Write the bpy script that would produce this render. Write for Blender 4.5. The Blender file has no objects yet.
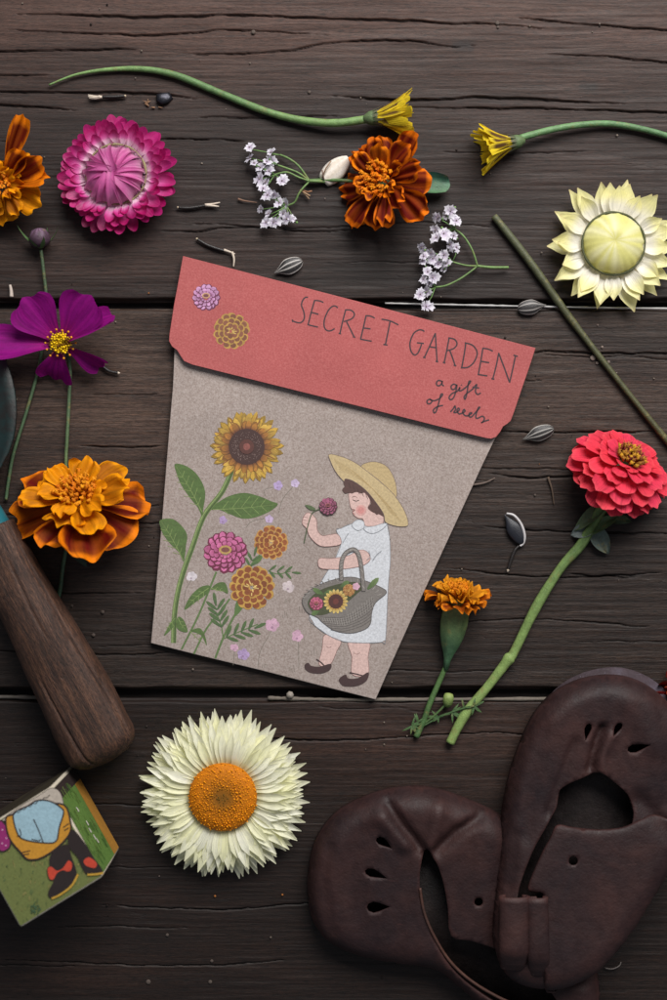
import bpy, math, random
import numpy as np
from mathutils import Vector, Matrix
from mathutils.geometry import delaunay_2d_cdt, tessellate_polygon

random.seed(7)
S = 0.00035            # metres per unit of the layout grid
D = 1350.0             # camera height in layout units
CX, CY = 333.5, 500.0
scene = bpy.context.scene
COL = bpy.data.collections.new("flatlay"); scene.collection.children.link(COL)

def W(px, py, z=0.0):
    k = (D - z) / D
    return Vector(((px - CX) * k, -(py - CY) * k, z))

def lin(c):
    c /= 255.0
    return c / 12.92 if c <= 0.04045 else ((c + 0.055) / 1.055) ** 2.4
def rgb(r, g, b): return (lin(r), lin(g), lin(b))
def mix(a, b, t):
    t = max(0.0, min(1.0, t))
    return tuple(a[i] + (b[i] - a[i]) * t for i in range(3))
def sst(a, b, x):
    t = max(0.0, min(1.0, (x - a) / (b - a))); return t * t * (3 - 2 * t)
def jit(c, a=0.12):
    f = 1 + random.uniform(-a, a); return tuple(v * f for v in c)

# ------------------------------------------------------------------ mesh building
class MB:
    def __init__(s): s.v = []; s.f = []; s.c = []; s.M = None; s.a = {}
    def vert(s, p, c=(1, 1, 1)):
        p = Vector(p)
        if s.M is not None: p = s.M @ p
        s.v.append(p); s.c.append(c); return len(s.v) - 1
    def face(s, *i): s.f.append(tuple(i))
    def grid(s, rows, cols=None, close=False):
        idx = [[s.vert(p, cols[j][i] if cols else (1, 1, 1)) for i, p in enumerate(r)] for j, r in enumerate(rows)]
        n = len(idx[0])
        for j in range(len(idx) - 1):
            for i in range(n if close else n - 1):
                a = (i + 1) % n
                s.face(idx[j][i], idx[j][a], idx[j + 1][a], idx[j + 1][i])
        return idx

def frame(o, axis, hint=(0, 1, 0)):
    z = Vector(axis).normalized(); h = Vector(hint)
    if abs(z.dot(h)) > 0.95: h = Vector((1, 0, 0))
    x = h.cross(z).normalized(); y = z.cross(x)
    M = Matrix((x, y, z)).transposed().to_4x4(); M.translation = Vector(o); return M
def tiltframe(o, axis):
    q = Vector((0, 0, 1)).rotation_difference(Vector(axis).normalized())
    M = q.to_matrix().to_4x4(); M.translation = Vector(o); return M

ORG = {}
def thing(name, label, cat, px, py, group=None, kind=None):
    o = bpy.data.objects.new(name, None); COL.objects.link(o)
    o.empty_display_size = 0.01
    p = W(px, py, 0); o.location = p * S; ORG[o.name] = p
    o['label'] = label; o['category'] = cat
    if group: o['group'] = group
    if kind: o['kind'] = kind
    return o
def mesh_of(mb, name, mat, org, smooth=True):
    me = bpy.data.meshes.new(name)
    me.from_pydata([tuple((v - org) * S) for v in mb.v], [], mb.f)
    a = me.attributes.new('Col', 'FLOAT_COLOR', 'POINT')
    a.data.foreach_set('color', [x for c in mb.c for x in (c[0], c[1], c[2], 1.0)])
    if mb.a:
        b = me.attributes.new('Pet', 'FLOAT_VECTOR', 'POINT'); b.data.foreach_set('vector', [x for i in range(len(mb.v)) for x in mb.a.get(i, (0, 0, 0))])
    if smooth: me.polygons.foreach_set('use_smooth', [True] * len(me.polygons))
    me.materials.append(mat); me.update(); return me
def part(mb, name, mat, parent, smooth=True, solid=0, label=None):
    org = ORG[parent.name]
    o = bpy.data.objects.new(name, mesh_of(mb, name, mat, org, smooth)); COL.objects.link(o)
    o.parent = parent; ORG[o.name] = org
    if label: o['label'] = label
    if solid:
        m = o.modifiers.new('thickness', 'SOLIDIFY'); m.thickness = solid * S; m.offset = -1
    return o
def solo(mb, name, mat, label, cat, px, py, group=None, kind=None, smooth=True):
    p = W(px, py, 0)
    o = bpy.data.objects.new(name, mesh_of(mb, name, mat, p, smooth)); COL.objects.link(o)
    o.location = p * S; ORG[o.name] = p
    o['label'] = label; o['category'] = cat
    if group: o['group'] = group
    if kind: o['kind'] = kind
    return o

def spline(pts, n=6, closed=False):
    pts = [Vector(p) for p in pts]; out = []; m = len(pts)
    for i in range(m if closed else m - 1):
        if closed: p0, p1, p2, p3 = pts[i - 1], pts[i], pts[(i + 1) % m], pts[(i + 2) % m]
        else: p0, p1, p2, p3 = pts[max(i - 1, 0)], pts[i], pts[i + 1], pts[min(i + 2, m - 1)]
        for k in range(n):
            t = k / n
            out.append(0.5 * ((2 * p1) + (p2 - p0) * t + (2 * p0 - 5 * p1 + 4 * p2 - p3) * t * t + (3 * p1 - p0 - 3 * p2 + p3) * t ** 3))
    if not closed: out.append(pts[-1])
    return out

def tube(mb, pts, r, n=8, col=(1, 1, 1), cap=True, wob=0.0, flat=1.0):
    pts = [Vector(p) for p in pts]; m = len(pts)
    rf = r if callable(r) else (lambda t: r)
    cf = col if callable(col) else (lambda t, a: col)
    up = Vector((0, 0, 1)); rows = []; cols = []
    for j, p in enumerate(pts):
        d = (pts[min(j + 1, m - 1)] - pts[max(j - 1, 0)]).normalized()
        if abs(d.dot(up)) > 0.97: up = Vector((0, 1, 0))
        s = d.cross(up).normalized(); u = s.cross(d)
        t = j / (m - 1); R = rf(t) * (1 + random.uniform(-wob, wob))
        rows.append([p + (s * math.cos(a) + u * math.sin(a) * flat) * R for a in (2 * math.pi * i / n for i in range(n))])
        cols.append([cf(t, i / n) for i in range(n)])
    idx = mb.grid(rows, cols, close=True)
    if cap:
        mb.face(*reversed(idx[0])); mb.face(*idx[-1])

def petal(mb, az, r0, z0, L, Wd, e0, e1, shape, cup=0.0, ruf=0.0, rk=5, col=None, roll=0.0, nu=5, nv=7, tip=0.0, notch=0.0, bend=0.0, ez=1.0):
    az = math.radians(az); e0 = math.radians(e0); e1 = math.radians(e1)
    z = Vector((0, 0, 1)); p = None; rows = []; cols = []; ph = random.uniform(0, 6.28)
    for j in range(nv + 1):
        t = j / nv; e = e0 + (e1 - e0) * t ** ez; a = az + bend * t
        d = Vector((math.cos(a), math.sin(a), 0)); s = Vector((-math.sin(a), math.cos(a), 0))
        if p is None: p = d * r0 + z * z0
        dv = d * math.cos(e) + z * math.sin(e); n = z * math.cos(e) - d * math.sin(e)
        if j: p = p + dv * (L / nv)
        cr, sr = math.cos(roll), math.sin(roll)
        s2 = s * cr + n * sr; n2 = n * cr - s * sr
        w = Wd / 2 * shape(t); row = []; cc = []
        for i in range(nu):
            u = -1 + 2 * i / (nu - 1)
            q = p + s2 * (u * w) + n2 * (cup * w * u * u + ruf * math.sin(rk * u + ph + t * 3) * t)
            q += dv * ((-tip * u * u + notch * (math.cos(u * math.pi * 2) - 1) * 0.5) * Wd * t ** 3)
            row.append(q); cc.append(col(t, u))
        rows.append(row); cols.append(cc)
    rr = random.random(); ix = mb.grid(rows, cols)
    for j, r_ in enumerate(ix):
        for i, q in enumerate(r_): mb.a[q] = (-1 + 2 * i / (nu - 1), j / nv, rr)

lance = lambda t: max(0.02, math.sin(math.pi * min(1, (0.12 + 0.88 * t)) ** 0.85) ** 0.8)
spear = lambda t: (0.55 + 0.45 * sst(0, 0.45, t)) * (1 - sst(0.5, 1.06, t) ** 1.3) + 0.01
ray = lambda t: (0.5 + 0.5 * sst(0, 0.5, t)) * (1 - sst(0.66, 1.06, t)) + .01
blunt = lambda t: (0.45 + 0.55 * sst(0, 0.6, t)) * math.sqrt(max(0.02, 1 - max(0, (t - 0.72) / 0.29) ** 2))
spoon = lambda t: (0.4 + 0.6 * sst(0, 0.6, t)) * (1 - 0.15 * sst(.8, 1, t))
fan = lambda t: (0.28 + 0.72 * sst(0, 0.75, t)) * (1 - 0.25 * sst(0.85, 1, t))
strap = lambda t: 0.7 + 0.3 * math.sin(t * 3.0)

def lathe(mb, M, prof, n=20, col=None, wob=None):
    mb.M = M; rows = []; cols = []
    for k, (r, z) in enumerate(prof):
        row = []; cc = []
        for i in range(n):
            a = 2 * math.pi * i / n; rr = r * (1 + (wob(a, k / (len(prof) - 1)) if wob else 0))
            row.append((rr * math.cos(a), rr * math.sin(a), z)); cc.append(col(k / (len(prof) - 1), a) if col else (1, 1, 1))
        rows.append(row); cols.append(cc)
    idx = mb.grid(rows, cols, close=True)
    mb.face(*reversed(idx[0])); mb.face(*idx[-1]); mb.M = None

def blob(mb, c, r, col, n=6, m=4, sq=1.0):
    c = Vector(c); rows = []; cols = []
    for j in range(m + 1):
        th = math.pi * (j + 0.02) / (m + 0.04)
        rows.append([c + Vector((math.sin(th) * math.cos(2 * math.pi * i / n), math.sin(th) * math.sin(2 * math.pi * i / n), -math.cos(th) * sq)) * r for i in range(n)])
        cols.append([col] * n)
    mb.grid(rows, cols, close=True)

# ------------------------------------------------------------------ materials
class NT:
    def __init__(s, name):
        s.m = bpy.data.materials.new(name); s.m.use_nodes = True; s.t = s.m.node_tree
        s.b = s.t.nodes['Principled BSDF']; s.out = s.t.nodes['Material Output']
    def n(s, typ, **kw):
        x = s.t.nodes.new(typ)
        for k, v in kw.items():
            if k.startswith('i_'): x.inputs[k[2:].replace('_', ' ')].default_value = v
            else: setattr(x, k, v)
        return x
    def l(s, a, b): s.t.links.new(a, b)
    def coord(s, sc=(1, 1, 1), src=None, rot=(0, 0, 0)):
        if src is None: src = s.n('ShaderNodeTexCoord').outputs['Object']
        m = s.n('ShaderNodeMapping'); m.inputs['Scale'].default_value = sc; m.inputs['Rotation'].default_value = rot
        s.l(src, m.inputs['Vector']); return m.outputs['Vector']
    def noise(s, vec, scale=1.0, detail=4, rough=0.55, dist=0.0):
        x = s.n('ShaderNodeTexNoise'); s.l(vec, x.inputs['Vector'])
        x.inputs['Scale'].default_value = scale; x.inputs['Detail'].default_value = detail
        x.inputs['Roughness'].default_value = rough; x.inputs['Distortion'].default_value = dist; return x.outputs['Fac']
    def ramp(s, fac, stops, interp='LINEAR'):
        r = s.n('ShaderNodeValToRGB'); e = r.color_ramp.elements; r.color_ramp.interpolation = interp
        while len(e) < len(stops): e.new(0.5)
        for k, (p, c) in enumerate(stops):
            e[k].position = p; e[k].color = (c if isinstance(c, tuple) else (c, c, c)) + (1,)
        s.l(fac, r.inputs['Fac']); return r.outputs['Color']
    def math(s, op, a, b=None, c=None):
        x = s.n('ShaderNodeMath', operation=op)
        for i, v in enumerate((a, b, c)):
            if v is None: continue
            if isinstance(v, (int, float)): x.inputs[i].default_value = v
            else: s.l(v, x.inputs[i])
        return x.outputs[0]
    def mixc(s, mode, fac, a, b):
        x = s.n('ShaderNodeMix', data_type='RGBA', blend_type=mode)
        if isinstance(fac, (int, float)): x.inputs['Factor'].default_value = fac
        else: s.l(fac, x.inputs['Factor'])
        for k, v in (('A', a), ('B', b)):
            i = [q for q in x.inputs if q.name == k and q.type == 'RGBA'][0]
            if isinstance(v, tuple): i.default_value = v + (1,)
            else: s.l(v, i)
        return [q for q in x.outputs if q.type == 'RGBA'][0]
    def bump(s, h, strength=0.5, dist=1.0, nrm=None):
        b = s.n('ShaderNodeBump'); b.inputs['Strength'].default_value = strength; b.inputs['Distance'].default_value = dist * S
        s.l(h, b.inputs['Height'])
        if nrm is not None: s.l(nrm, b.inputs['Normal'])
        return b.outputs['Normal']
    def attr(s, name='Col'):
        return s.n('ShaderNodeAttribute', attribute_name=name).outputs['Color']
K = 1.0 / S

def m_petal(name, rough=0.5, trans=0.25, var=0.25, bump=0.4, scale=0.12, spec=0.3, sheen=0.0, vein=0.0, blotch=0.0, vfreq=7.0):
    t = NT(name); v = t.coord((K, K, K)); n1 = t.noise(v, scale, 5, 0.6); n2 = t.noise(v, scale * 5, 3, 0.6)
    f = t.math('ADD', t.math('MULTIPLY', n1, 0.6), t.math('MULTIPLY', n2, 0.4))
    g = t.ramp(f, [(0.3, 1 - var), (0.7, 1 + var * 0.4)])
    c = t.mixc('MULTIPLY', 1.0, t.attr(), g)
    t.l(c, t.b.inputs['Base Color']); t.b.inputs['Roughness'].default_value = rough
    t.b.inputs['Specular IOR Level'].default_value = spec
    if sheen: t.b.inputs['Sheen Weight'].default_value = sheen
    h = n2
    if blotch:
        bl = t.noise(t.coord((K * .09, K * .09, K * .09)), 1.0, 4, .7)
        c = t.mixc('MIX', t.math('MULTIPLY', t.ramp(bl, [(0.56, 0.0), (0.68, 1.0)]), blotch), c, rgb(128, 116, 70)); t.l(c, t.b.inputs['Base Color'])
    if vein:
        pa = t.n('ShaderNodeAttribute', attribute_name='Pet').outputs['Vector']; sp = t.n('ShaderNodeSeparateXYZ'); t.l(pa, sp.inputs[0])
        cv = t.n('ShaderNodeCombineXYZ'); t.l(t.math('ADD', t.math('MULTIPLY', sp.outputs[0], vfreq), t.math('MULTIPLY', sp.outputs[2], 91.0)), cv.inputs[0]); t.l(t.math('MULTIPLY', sp.outputs[1], 1.3), cv.inputs[1]); t.l(t.math('MULTIPLY', sp.outputs[2], 37.0), cv.inputs[2])
        vn = t.noise(cv.outputs[0], 1.0, 3, .6)
        c = t.mixc('MULTIPLY', 1.0, c, t.ramp(vn, [(0.32, 1 - vein), (0.5, 1.0), (0.7, 1 + vein * .3)])); t.l(c, t.b.inputs['Base Color'])
        h = t.math('ADD', t.math('MULTIPLY', n2, .5), t.math('MULTIPLY', vn, 1.2))
    nm = t.bump(h, bump, 0.8); t.l(nm, t.b.inputs['Normal'])
    if trans:
        tr = t.n('ShaderNodeBsdfTranslucent'); t.l(c, tr.inputs['Color'])
        mx = t.n('ShaderNodeMixShader'); mx.inputs[0].default_value = trans
        t.l(t.b.outputs[0], mx.inputs[1]); t.l(tr.outputs[0], mx.inputs[2]); t.l(mx.outputs[0], t.out.inputs['Surface'])
    return t.m
MP = m_petal('petal_soft', 0.65, 0.28, 0.22, 0.6, spec=0.15, vein=0.32); MPD = m_petal('petal_dry_papery', 0.42, 0.4, 0.12, 0.45, 0.2, 0.45, vein=0.2, vfreq=4.0)
MS = m_petal('stem_green', 0.5, 0.0, 0.5, 0.6, 0.14, 0.35, blotch=0.55); MF = m_petal('floret_fine', 0.65, 0.1, 0.25, 0.3, 0.3, 0.2)
MSD = m_petal('seed_husk', 0.4, 0.0, 0.3, 0.4, 0.25, 0.5); MDRY = m_petal('dry_bits', 0.7, 0.0, 0.3, 0.4, 0.3, 0.2)

def m_paper(name, base, fleck_d, fleck_l, amt):
    t = NT(name); v = t.coord((K, K, K))
    big = t.noise(v, 0.02, 3, 0.5); fine = t.noise(v, 0.6, 4, 0.7); fib = t.noise(t.coord((K * 0.9, K * 0.3, K), rot=(0, 0, 0.5)), 0.5, 2, 0.6)
    c = t.ramp(fine, [(0.28, fleck_d), (0.5, base), (0.74, fleck_l)])
    c = t.mixc('MULTIPLY', amt, c, t.ramp(big, [(0.3, 0.86), (0.7, 1.06)]))
    c = t.mixc('MIX', t.math('MULTIPLY', t.ramp(fib, [(0.66, 0.0), (0.76, 1.0)]), 0.45), c, fleck_l)
    c = t.mixc('MIX', t.math('MULTIPLY', t.ramp(t.noise(v, 0.25, 2, 0.5), [(0.68, 0.0), (0.74, 1.0)]), 0.35), c, fleck_d)
    c = t.mixc('MULTIPLY', 1.0, c, (0.85, 0.86, 0.86))
    t.l(c, t.b.inputs['Base Color']); t.b.inputs['Roughness'].default_value = 0.82; t.b.inputs['Specular IOR Level'].default_value = 0.25
    t.l(t.bump(t.math('ADD', fine, fib), 0.35, 0.5, t.bump(t.noise(v, 0.011, 2, .4), 0.6, 7.0)), t.b.inputs['Normal']); return t.m
MK = m_paper('kraft_paper', rgb(168, 153, 146), rgb(138, 122, 114), rgb(192, 180, 174), 0.5)
MCOR = m_paper('coral_paper', rgb(180, 94, 93), rgb(163, 83, 82), rgb(194, 115, 112), 0.5)

def m_print(name, var=0.25, rough=0.8):
    t = NT(name); v = t.coord((K, K, K)); n = t.noise(v, 0.45, 4, 0.7)
    c = t.mixc('MULTIPLY', 1.0, t.attr(), t.ramp(n, [(0.3, 1 - var), (0.7, 1 + var * .4)]))
    c = t.mixc('MULTIPLY', 1.0, c, (0.88, 0.88, 0.88))
    c = t.mixc('MIX', 0.12 if name == 'printed_ink' else 0.05, c, rgb(150, 134, 126))
    t.l(c, t.b.inputs['Base Color']); t.b.inputs['Roughness'].default_value = rough; t.b.inputs['Specular IOR Level'].default_value = 0.25
    t.l(t.bump(n, 0.3, 0.4, t.bump(t.noise(v, 0.011, 2, .4), 0.6, 7.0)), t.b.inputs['Normal']); return t.m
MPR = m_print('printed_ink', 0.3); MBLK = m_print('printed_block_paper', 0.25, 0.5)

def m_wood(name, seed, dark, midc, light, grey, crackdark=0.25, sx=1.0, knots=(), tones=True, soft=0.0):
    t = NT(name)
    obj = t.n('ShaderNodeTexCoord').outputs['Object']
    add = t.n('ShaderNodeVectorMath', operation='ADD'); add.inputs[1].default_value = (seed * 0.37, seed * 0.73, seed * 0.11); t.l(obj, add.inputs[0])
    base = add.outputs[0]
    warp = t.noise(t.coord((K * 0.004 * sx, K * 0.012, K * 0.01), base), 1.0, 2, 0.5)
    wv = t.n('ShaderNodeCombineXYZ'); t.l(t.math('MULTIPLY', t.math('SUBTRACT', warp, 0.5), 0.006), wv.inputs['Y'])
    add2 = t.n('ShaderNodeVectorMath', operation='ADD'); t.l(base, add2.inputs[0]); t.l(wv.outputs[0], add2.inputs[1]); w = add2.outputs[0]
    macro = t.noise(t.coord((K * 0.005 * sx, K * 0.018, K * 0.02), w), 1.0, 4, 0.6)
    grain = t.noise(t.coord((K * 0.008 * sx, K * 0.22, K * 0.2), w), 1.0, 7, 0.68, 0.3)
    fine = t.noise(t.coord((K * 0.03 * sx, K * 0.9, K * 0.9), w), 1.0, 5, 0.7)
    flecks = t.noise(t.coord((K * 0.11 * sx, K * 0.7, K * 0.7), w), 1.0, 3, 0.7)
    iso = t.noise(t.coord((K * 0.0045 * sx, K * 0.055, K * 0.05), w), 1.0, 4, 0.6)
    gate = t.noise(t.coord((K * 0.012 * sx, K * 0.05, K * 0.05), base), 1.0, 2, 0.5)
    d = t.math('ABSOLUTE', t.math('SUBTRACT', iso, 0.5))
    wid = t.math('MULTIPLY', t.math('SUBTRACT', gate, 0.51), 0.045)
    line = t.math('SUBTRACT', 1.0, t.math('SMOOTH_MIN', 1.0, t.math('DIVIDE', d, t.math('MAXIMUM', wid, 0.0008)), 0.1))
    line = t.math('MAXIMUM', line, 0.0)
    attr = t.n('ShaderNodeAttribute', attribute_name='Col').outputs['Fac']
    crack = t.math('MAXIMUM', t.math('MULTIPLY', line, 0.6), attr)
    mixf = t.math('ADD', t.math('MULTIPLY', grain, 0.55), t.math('MULTIPLY', fine, 0.45))
    c = t.ramp(mixf, [(0.36 - .1 * soft, dark), (0.5, midc), (0.66 + .1 * soft, light)])
    c = t.mixc('MIX', t.math('MULTIPLY', t.ramp(macro, [(0.42, 0.0), (0.72, 1.0)]), 0.5), c, grey)
    c = t.mixc('MULTIPLY', 0.8, c, t.ramp(macro, [(0.28, 0.5), (0.55, 1.0)]))
    c = t.mixc('MULTIPLY', 0.7, c, t.ramp(flecks, [(0.36, 0.35 + .2 * soft), (0.5, 1.0), (0.72, 1.35 - .1 * soft)]))
    micro = t.noise(t.coord((K * 0.16 * sx, K * 1.1, K * 1.1), w), 1.0, 3, 0.8); dash = t.noise(t.coord((K * 0.07 * sx, K * 0.55, K * 0.5), base), 1.0, 2, 0.6)
    c = t.mixc('MULTIPLY', 0.9, c, t.ramp(micro, [(0.34, 0.55), (0.5, 1.0), (0.68, 1.4)]))
    c = t.mixc('MULTIPLY', 0.75, c, t.ramp(dash, [(0.3, 0.25), (0.4, 1.0)]))
    tone = t.n('ShaderNodeAttribute', attribute_name='Tone').outputs['Fac']
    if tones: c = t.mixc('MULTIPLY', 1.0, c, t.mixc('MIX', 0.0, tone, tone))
    for (kx, ky, kr, kc) in knots:
        sb = t.n('ShaderNodeVectorMath', operation='DISTANCE'); t.l(t.coord((K, K * 1.5, 0), obj), sb.inputs[0]); sb.inputs[1].default_value = (kx, ky * 1.5, 0)
        dist = t.math('ADD', sb.outputs['Value'], t.math('MULTIPLY', t.math('SUBTRACT', t.noise(t.coord((K, K, K), obj), 0.12, 3), 0.5), kr * 1.2))
        c = t.mixc('MIX', t.math('MULTIPLY', t.ramp(t.math('DIVIDE', dist, kr), [(0.35, 1.0), (1.0, 0.0)]), 0.75), c, kc)
    c = t.mixc('MIX', t.math('MULTIPLY', crack, 0.9), c, tuple(x * crackdark for x in dark))
    t.l(c, t.b.inputs['Base Color'])
    r = t.ramp(grain, [(0.3, 0.72), (0.7, 0.5)]); t.l(r, t.b.inputs['Roughness'])
    t.b.inputs['Specular IOR Level'].default_value = 0.35
    h = t.math('SUBTRACT', t.math('ADD', t.math('MULTIPLY', grain, 0.55), t.math('ADD', t.math('MULTIPLY', fine, 0.9), t.math('MULTIPLY', flecks, 0.8))), t.math('MULTIPLY', line, 0.9))
    t.l(t.bump(h, 0.42 - .16 * soft, 1.3), t.b.inputs['Normal'])
    return t.m

def m_leather(name, base, worn, dark):
    t = NT(name); v = t.coord((K, K, K))
    big = t.noise(v, 0.018, 5, 0.6, 0.5); med = t.noise(v, 0.09, 5, 0.65); vo = t.n('ShaderNodeTexVoronoi'); t.l(v, vo.inputs['Vector']); vo.inputs['Scale'].default_value = 0.45
    c = t.ramp(big, [(0.3, dark), (0.5, base), (0.75, worn)])
    c = t.mixc('MULTIPLY', 0.7, c, t.ramp(med, [(0.3, 0.65), (0.65, 1.1)]))
    scuff = t.noise(t.coord((K * 0.05, K * 0.3, K * 0.1), rot=(0, 0, 0.7)), 1.0, 5, 0.7)
    c = t.mixc('MIX', t.math('MULTIPLY', t.ramp(scuff, [(0.62, 0.0), (0.76, 1.0)]), 0.5), c, tuple(x * 1.7 for x in worn))
    pn = t.n('ShaderNodeNewGeometry').outputs['Pointiness']; c = t.mixc('MIX', t.math('MULTIPLY', t.ramp(pn, [(0.53, 0.0), (0.62, 1.0)]), 0.55), c, tuple(x * 2.0 for x in worn))
    spk = t.noise(t.coord((K * .5, K * .5, K * .5)), 1.0, 2, .5); c = t.mixc('MIX', t.math('MULTIPLY', t.ramp(spk, [(0.7, 0.0), (0.76, 1.0)]), 0.35), c, tuple(x * 2.2 for x in worn))
    wr = t.noise(t.coord((K * .035, K * .08, K * .05), rot=(0, 0, .5)), 1.0, 4, .6, 1.5)
    t.l(c, t.b.inputs['Base Color']); t.l(t.ramp(med, [(0.3, 0.5), (0.7, 0.72)]), t.b.inputs['Roughness'])
    t.b.inputs['Specular IOR Level'].default_value = 0.3
    h = t.math('ADD', t.math('MULTIPLY', vo.outputs['Distance'], 0.25), t.math('ADD', t.math('MULTIPLY', med, 1.2), t.math('ADD', t.math('MULTIPLY', big, 1.2), t.math('MULTIPLY', wr, 0.5))))
    t.l(t.bump(h, 0.32, 1.8), t.b.inputs['Normal']); return t.m
ML = m_leather('brown_leather', rgb(43, 25, 25), rgb(59, 35, 32), rgb(32, 20, 23))
MIN = m_leather('shoe_lining', rgb(34, 26, 25), rgb(48, 38, 35), rgb(20, 16, 16))
MSOLE = m_leather('shoe_sole', rgb(62, 50, 56), rgb(86, 80, 92), rgb(40, 30, 32))

def m_paint(name, base, rust, lo, hi):
    t = NT(name); v = t.coord((K, K, K)); n = t.noise(v, 0.06, 6, 0.65)
    f = t.ramp(n, [(lo, 0.0), (hi, 1.0)]); c = t.mixc('MIX', f, base, rust)
    t.l(c, t.b.inputs['Base Color']); t.b.inputs['Roughness'].default_value = 0.5
    t.l(t.bump(n, 0.5, 1.5), t.b.inputs['Normal']); return t.m
MTEAL = m_paint('teal_paint', rgb(22, 98, 110), rgb(40, 50, 50), 0.55, 0.7)
MBLADE = m_paint('weathered_green_paint', rgb(18, 38, 38), rgb(26, 25, 24), 0.4, 0.6)
MMETAL = m_paint('dark_metal', rgb(45, 45, 52), rgb(30, 26, 24), 0.5, 0.7); MMETAL.node_tree.nodes['Principled BSDF'].inputs['Metallic'].default_value = 0.7
MMETAL.node_tree.nodes['Principled BSDF'].inputs['Roughness'].default_value = 0.35

# ------------------------------------------------------------------ tabletop
def vnoise(x, y, fx, fy, seed):
    rng = np.random.RandomState(seed); g = rng.rand(64, 64)
    X = x * fx + 1000.0; Y = y * fy + 1000.0
    xi = np.floor(X).astype(int); yi = np.floor(Y).astype(int); tx = X - xi; ty = Y - yi
    tx = tx * tx * (3 - 2 * tx); ty = ty * ty * (3 - 2 * ty)
    a = g[xi % 64, yi % 64]; b = g[(xi + 1) % 64, yi % 64]; c = g[xi % 64, (yi + 1) % 64]; d = g[(xi + 1) % 64, (yi + 1) % 64]
    return (a * (1 - tx) + b * tx) * (1 - ty) + (c * (1 - tx) + d * tx) * ty

CR1 = [([(-40, 55), (0, 52), (60, 50), (105, 49), (142, 48)], 1.3), ([(0, 15), (60, 14), (150, 17), (230, 15), (330, 18), (400, 20), (450, 23), (500, 24), (550, 31)], 1.6),
       ([(0, 30), (100, 33), (160, 35), (230, 30), (333, 35)], 1.0), ([(170, 52), (230, 54), (290, 50), (333, 42), (400, 40), (450, 46), (482, 45)], 1.1),
       ([(-20, 92), (75, 92), (120, 92), (165, 95), (200, 99)], 1.6), ([(515, 18), (580, 24), (667, 30), (720, 33)], 1.2), ([(540, 54), (610, 57), (667, 62), (740, 63)], 1.1),
       ([(330, 95), (400, 100), (440, 99), (480, 97), (560, 101), (632, 104)], 1.8), ([(400, 107), (500, 108), (590, 110), (667, 112), (740, 111)], 1.4),
       ([(-30, 104), (40, 107), (75, 110)], 1.4), ([(-20, 76), (50, 75)], 0.9), ([(190, 116), (250, 118), (345, 115)], 0.9), ([(150, 140), (200, 139), (250, 142)], 1.0),
       ([(420, 150), (520, 154), (600, 150)], 0.7), ([(180, 222), (300, 228), (420, 222), (520, 230)], 0.7)]
CR2 = [([(500, 362), (540, 352), (600, 354), (667, 353), (740, 357)], 1.3), ([(490, 430), (560, 433), (667, 431)], 1.1), ([(490, 472), (530, 478), (600, 476), (680, 480)], 1.4),
       ([(80, 446), (120, 447), (165, 445)], 1.2), ([(85, 505), (165, 505)], 0.9), ([(480, 525), (560, 532), (680, 533)], 1.1), ([(450, 568), (560, 578), (667, 572)], 1.0),
       ([(90, 395), (165, 393)], 0.8), ([(440, 625), (520, 619), (660, 628)], 0.8), ([(-20, 590), (60, 594), (150, 592)], 0.9), ([(-20, 650), (90, 655), (180, 652)], 1.0)]
CR3 = [([(200, 735), (330, 741), (480, 733), (560, 737)], 1.0), ([(-20, 800), (160, 806)], 0.9), ([(100, 905), (220, 910), (330, 902)], 1.0), ([(0, 960), (180, 966), (300, 960)], 0.9)]

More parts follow.
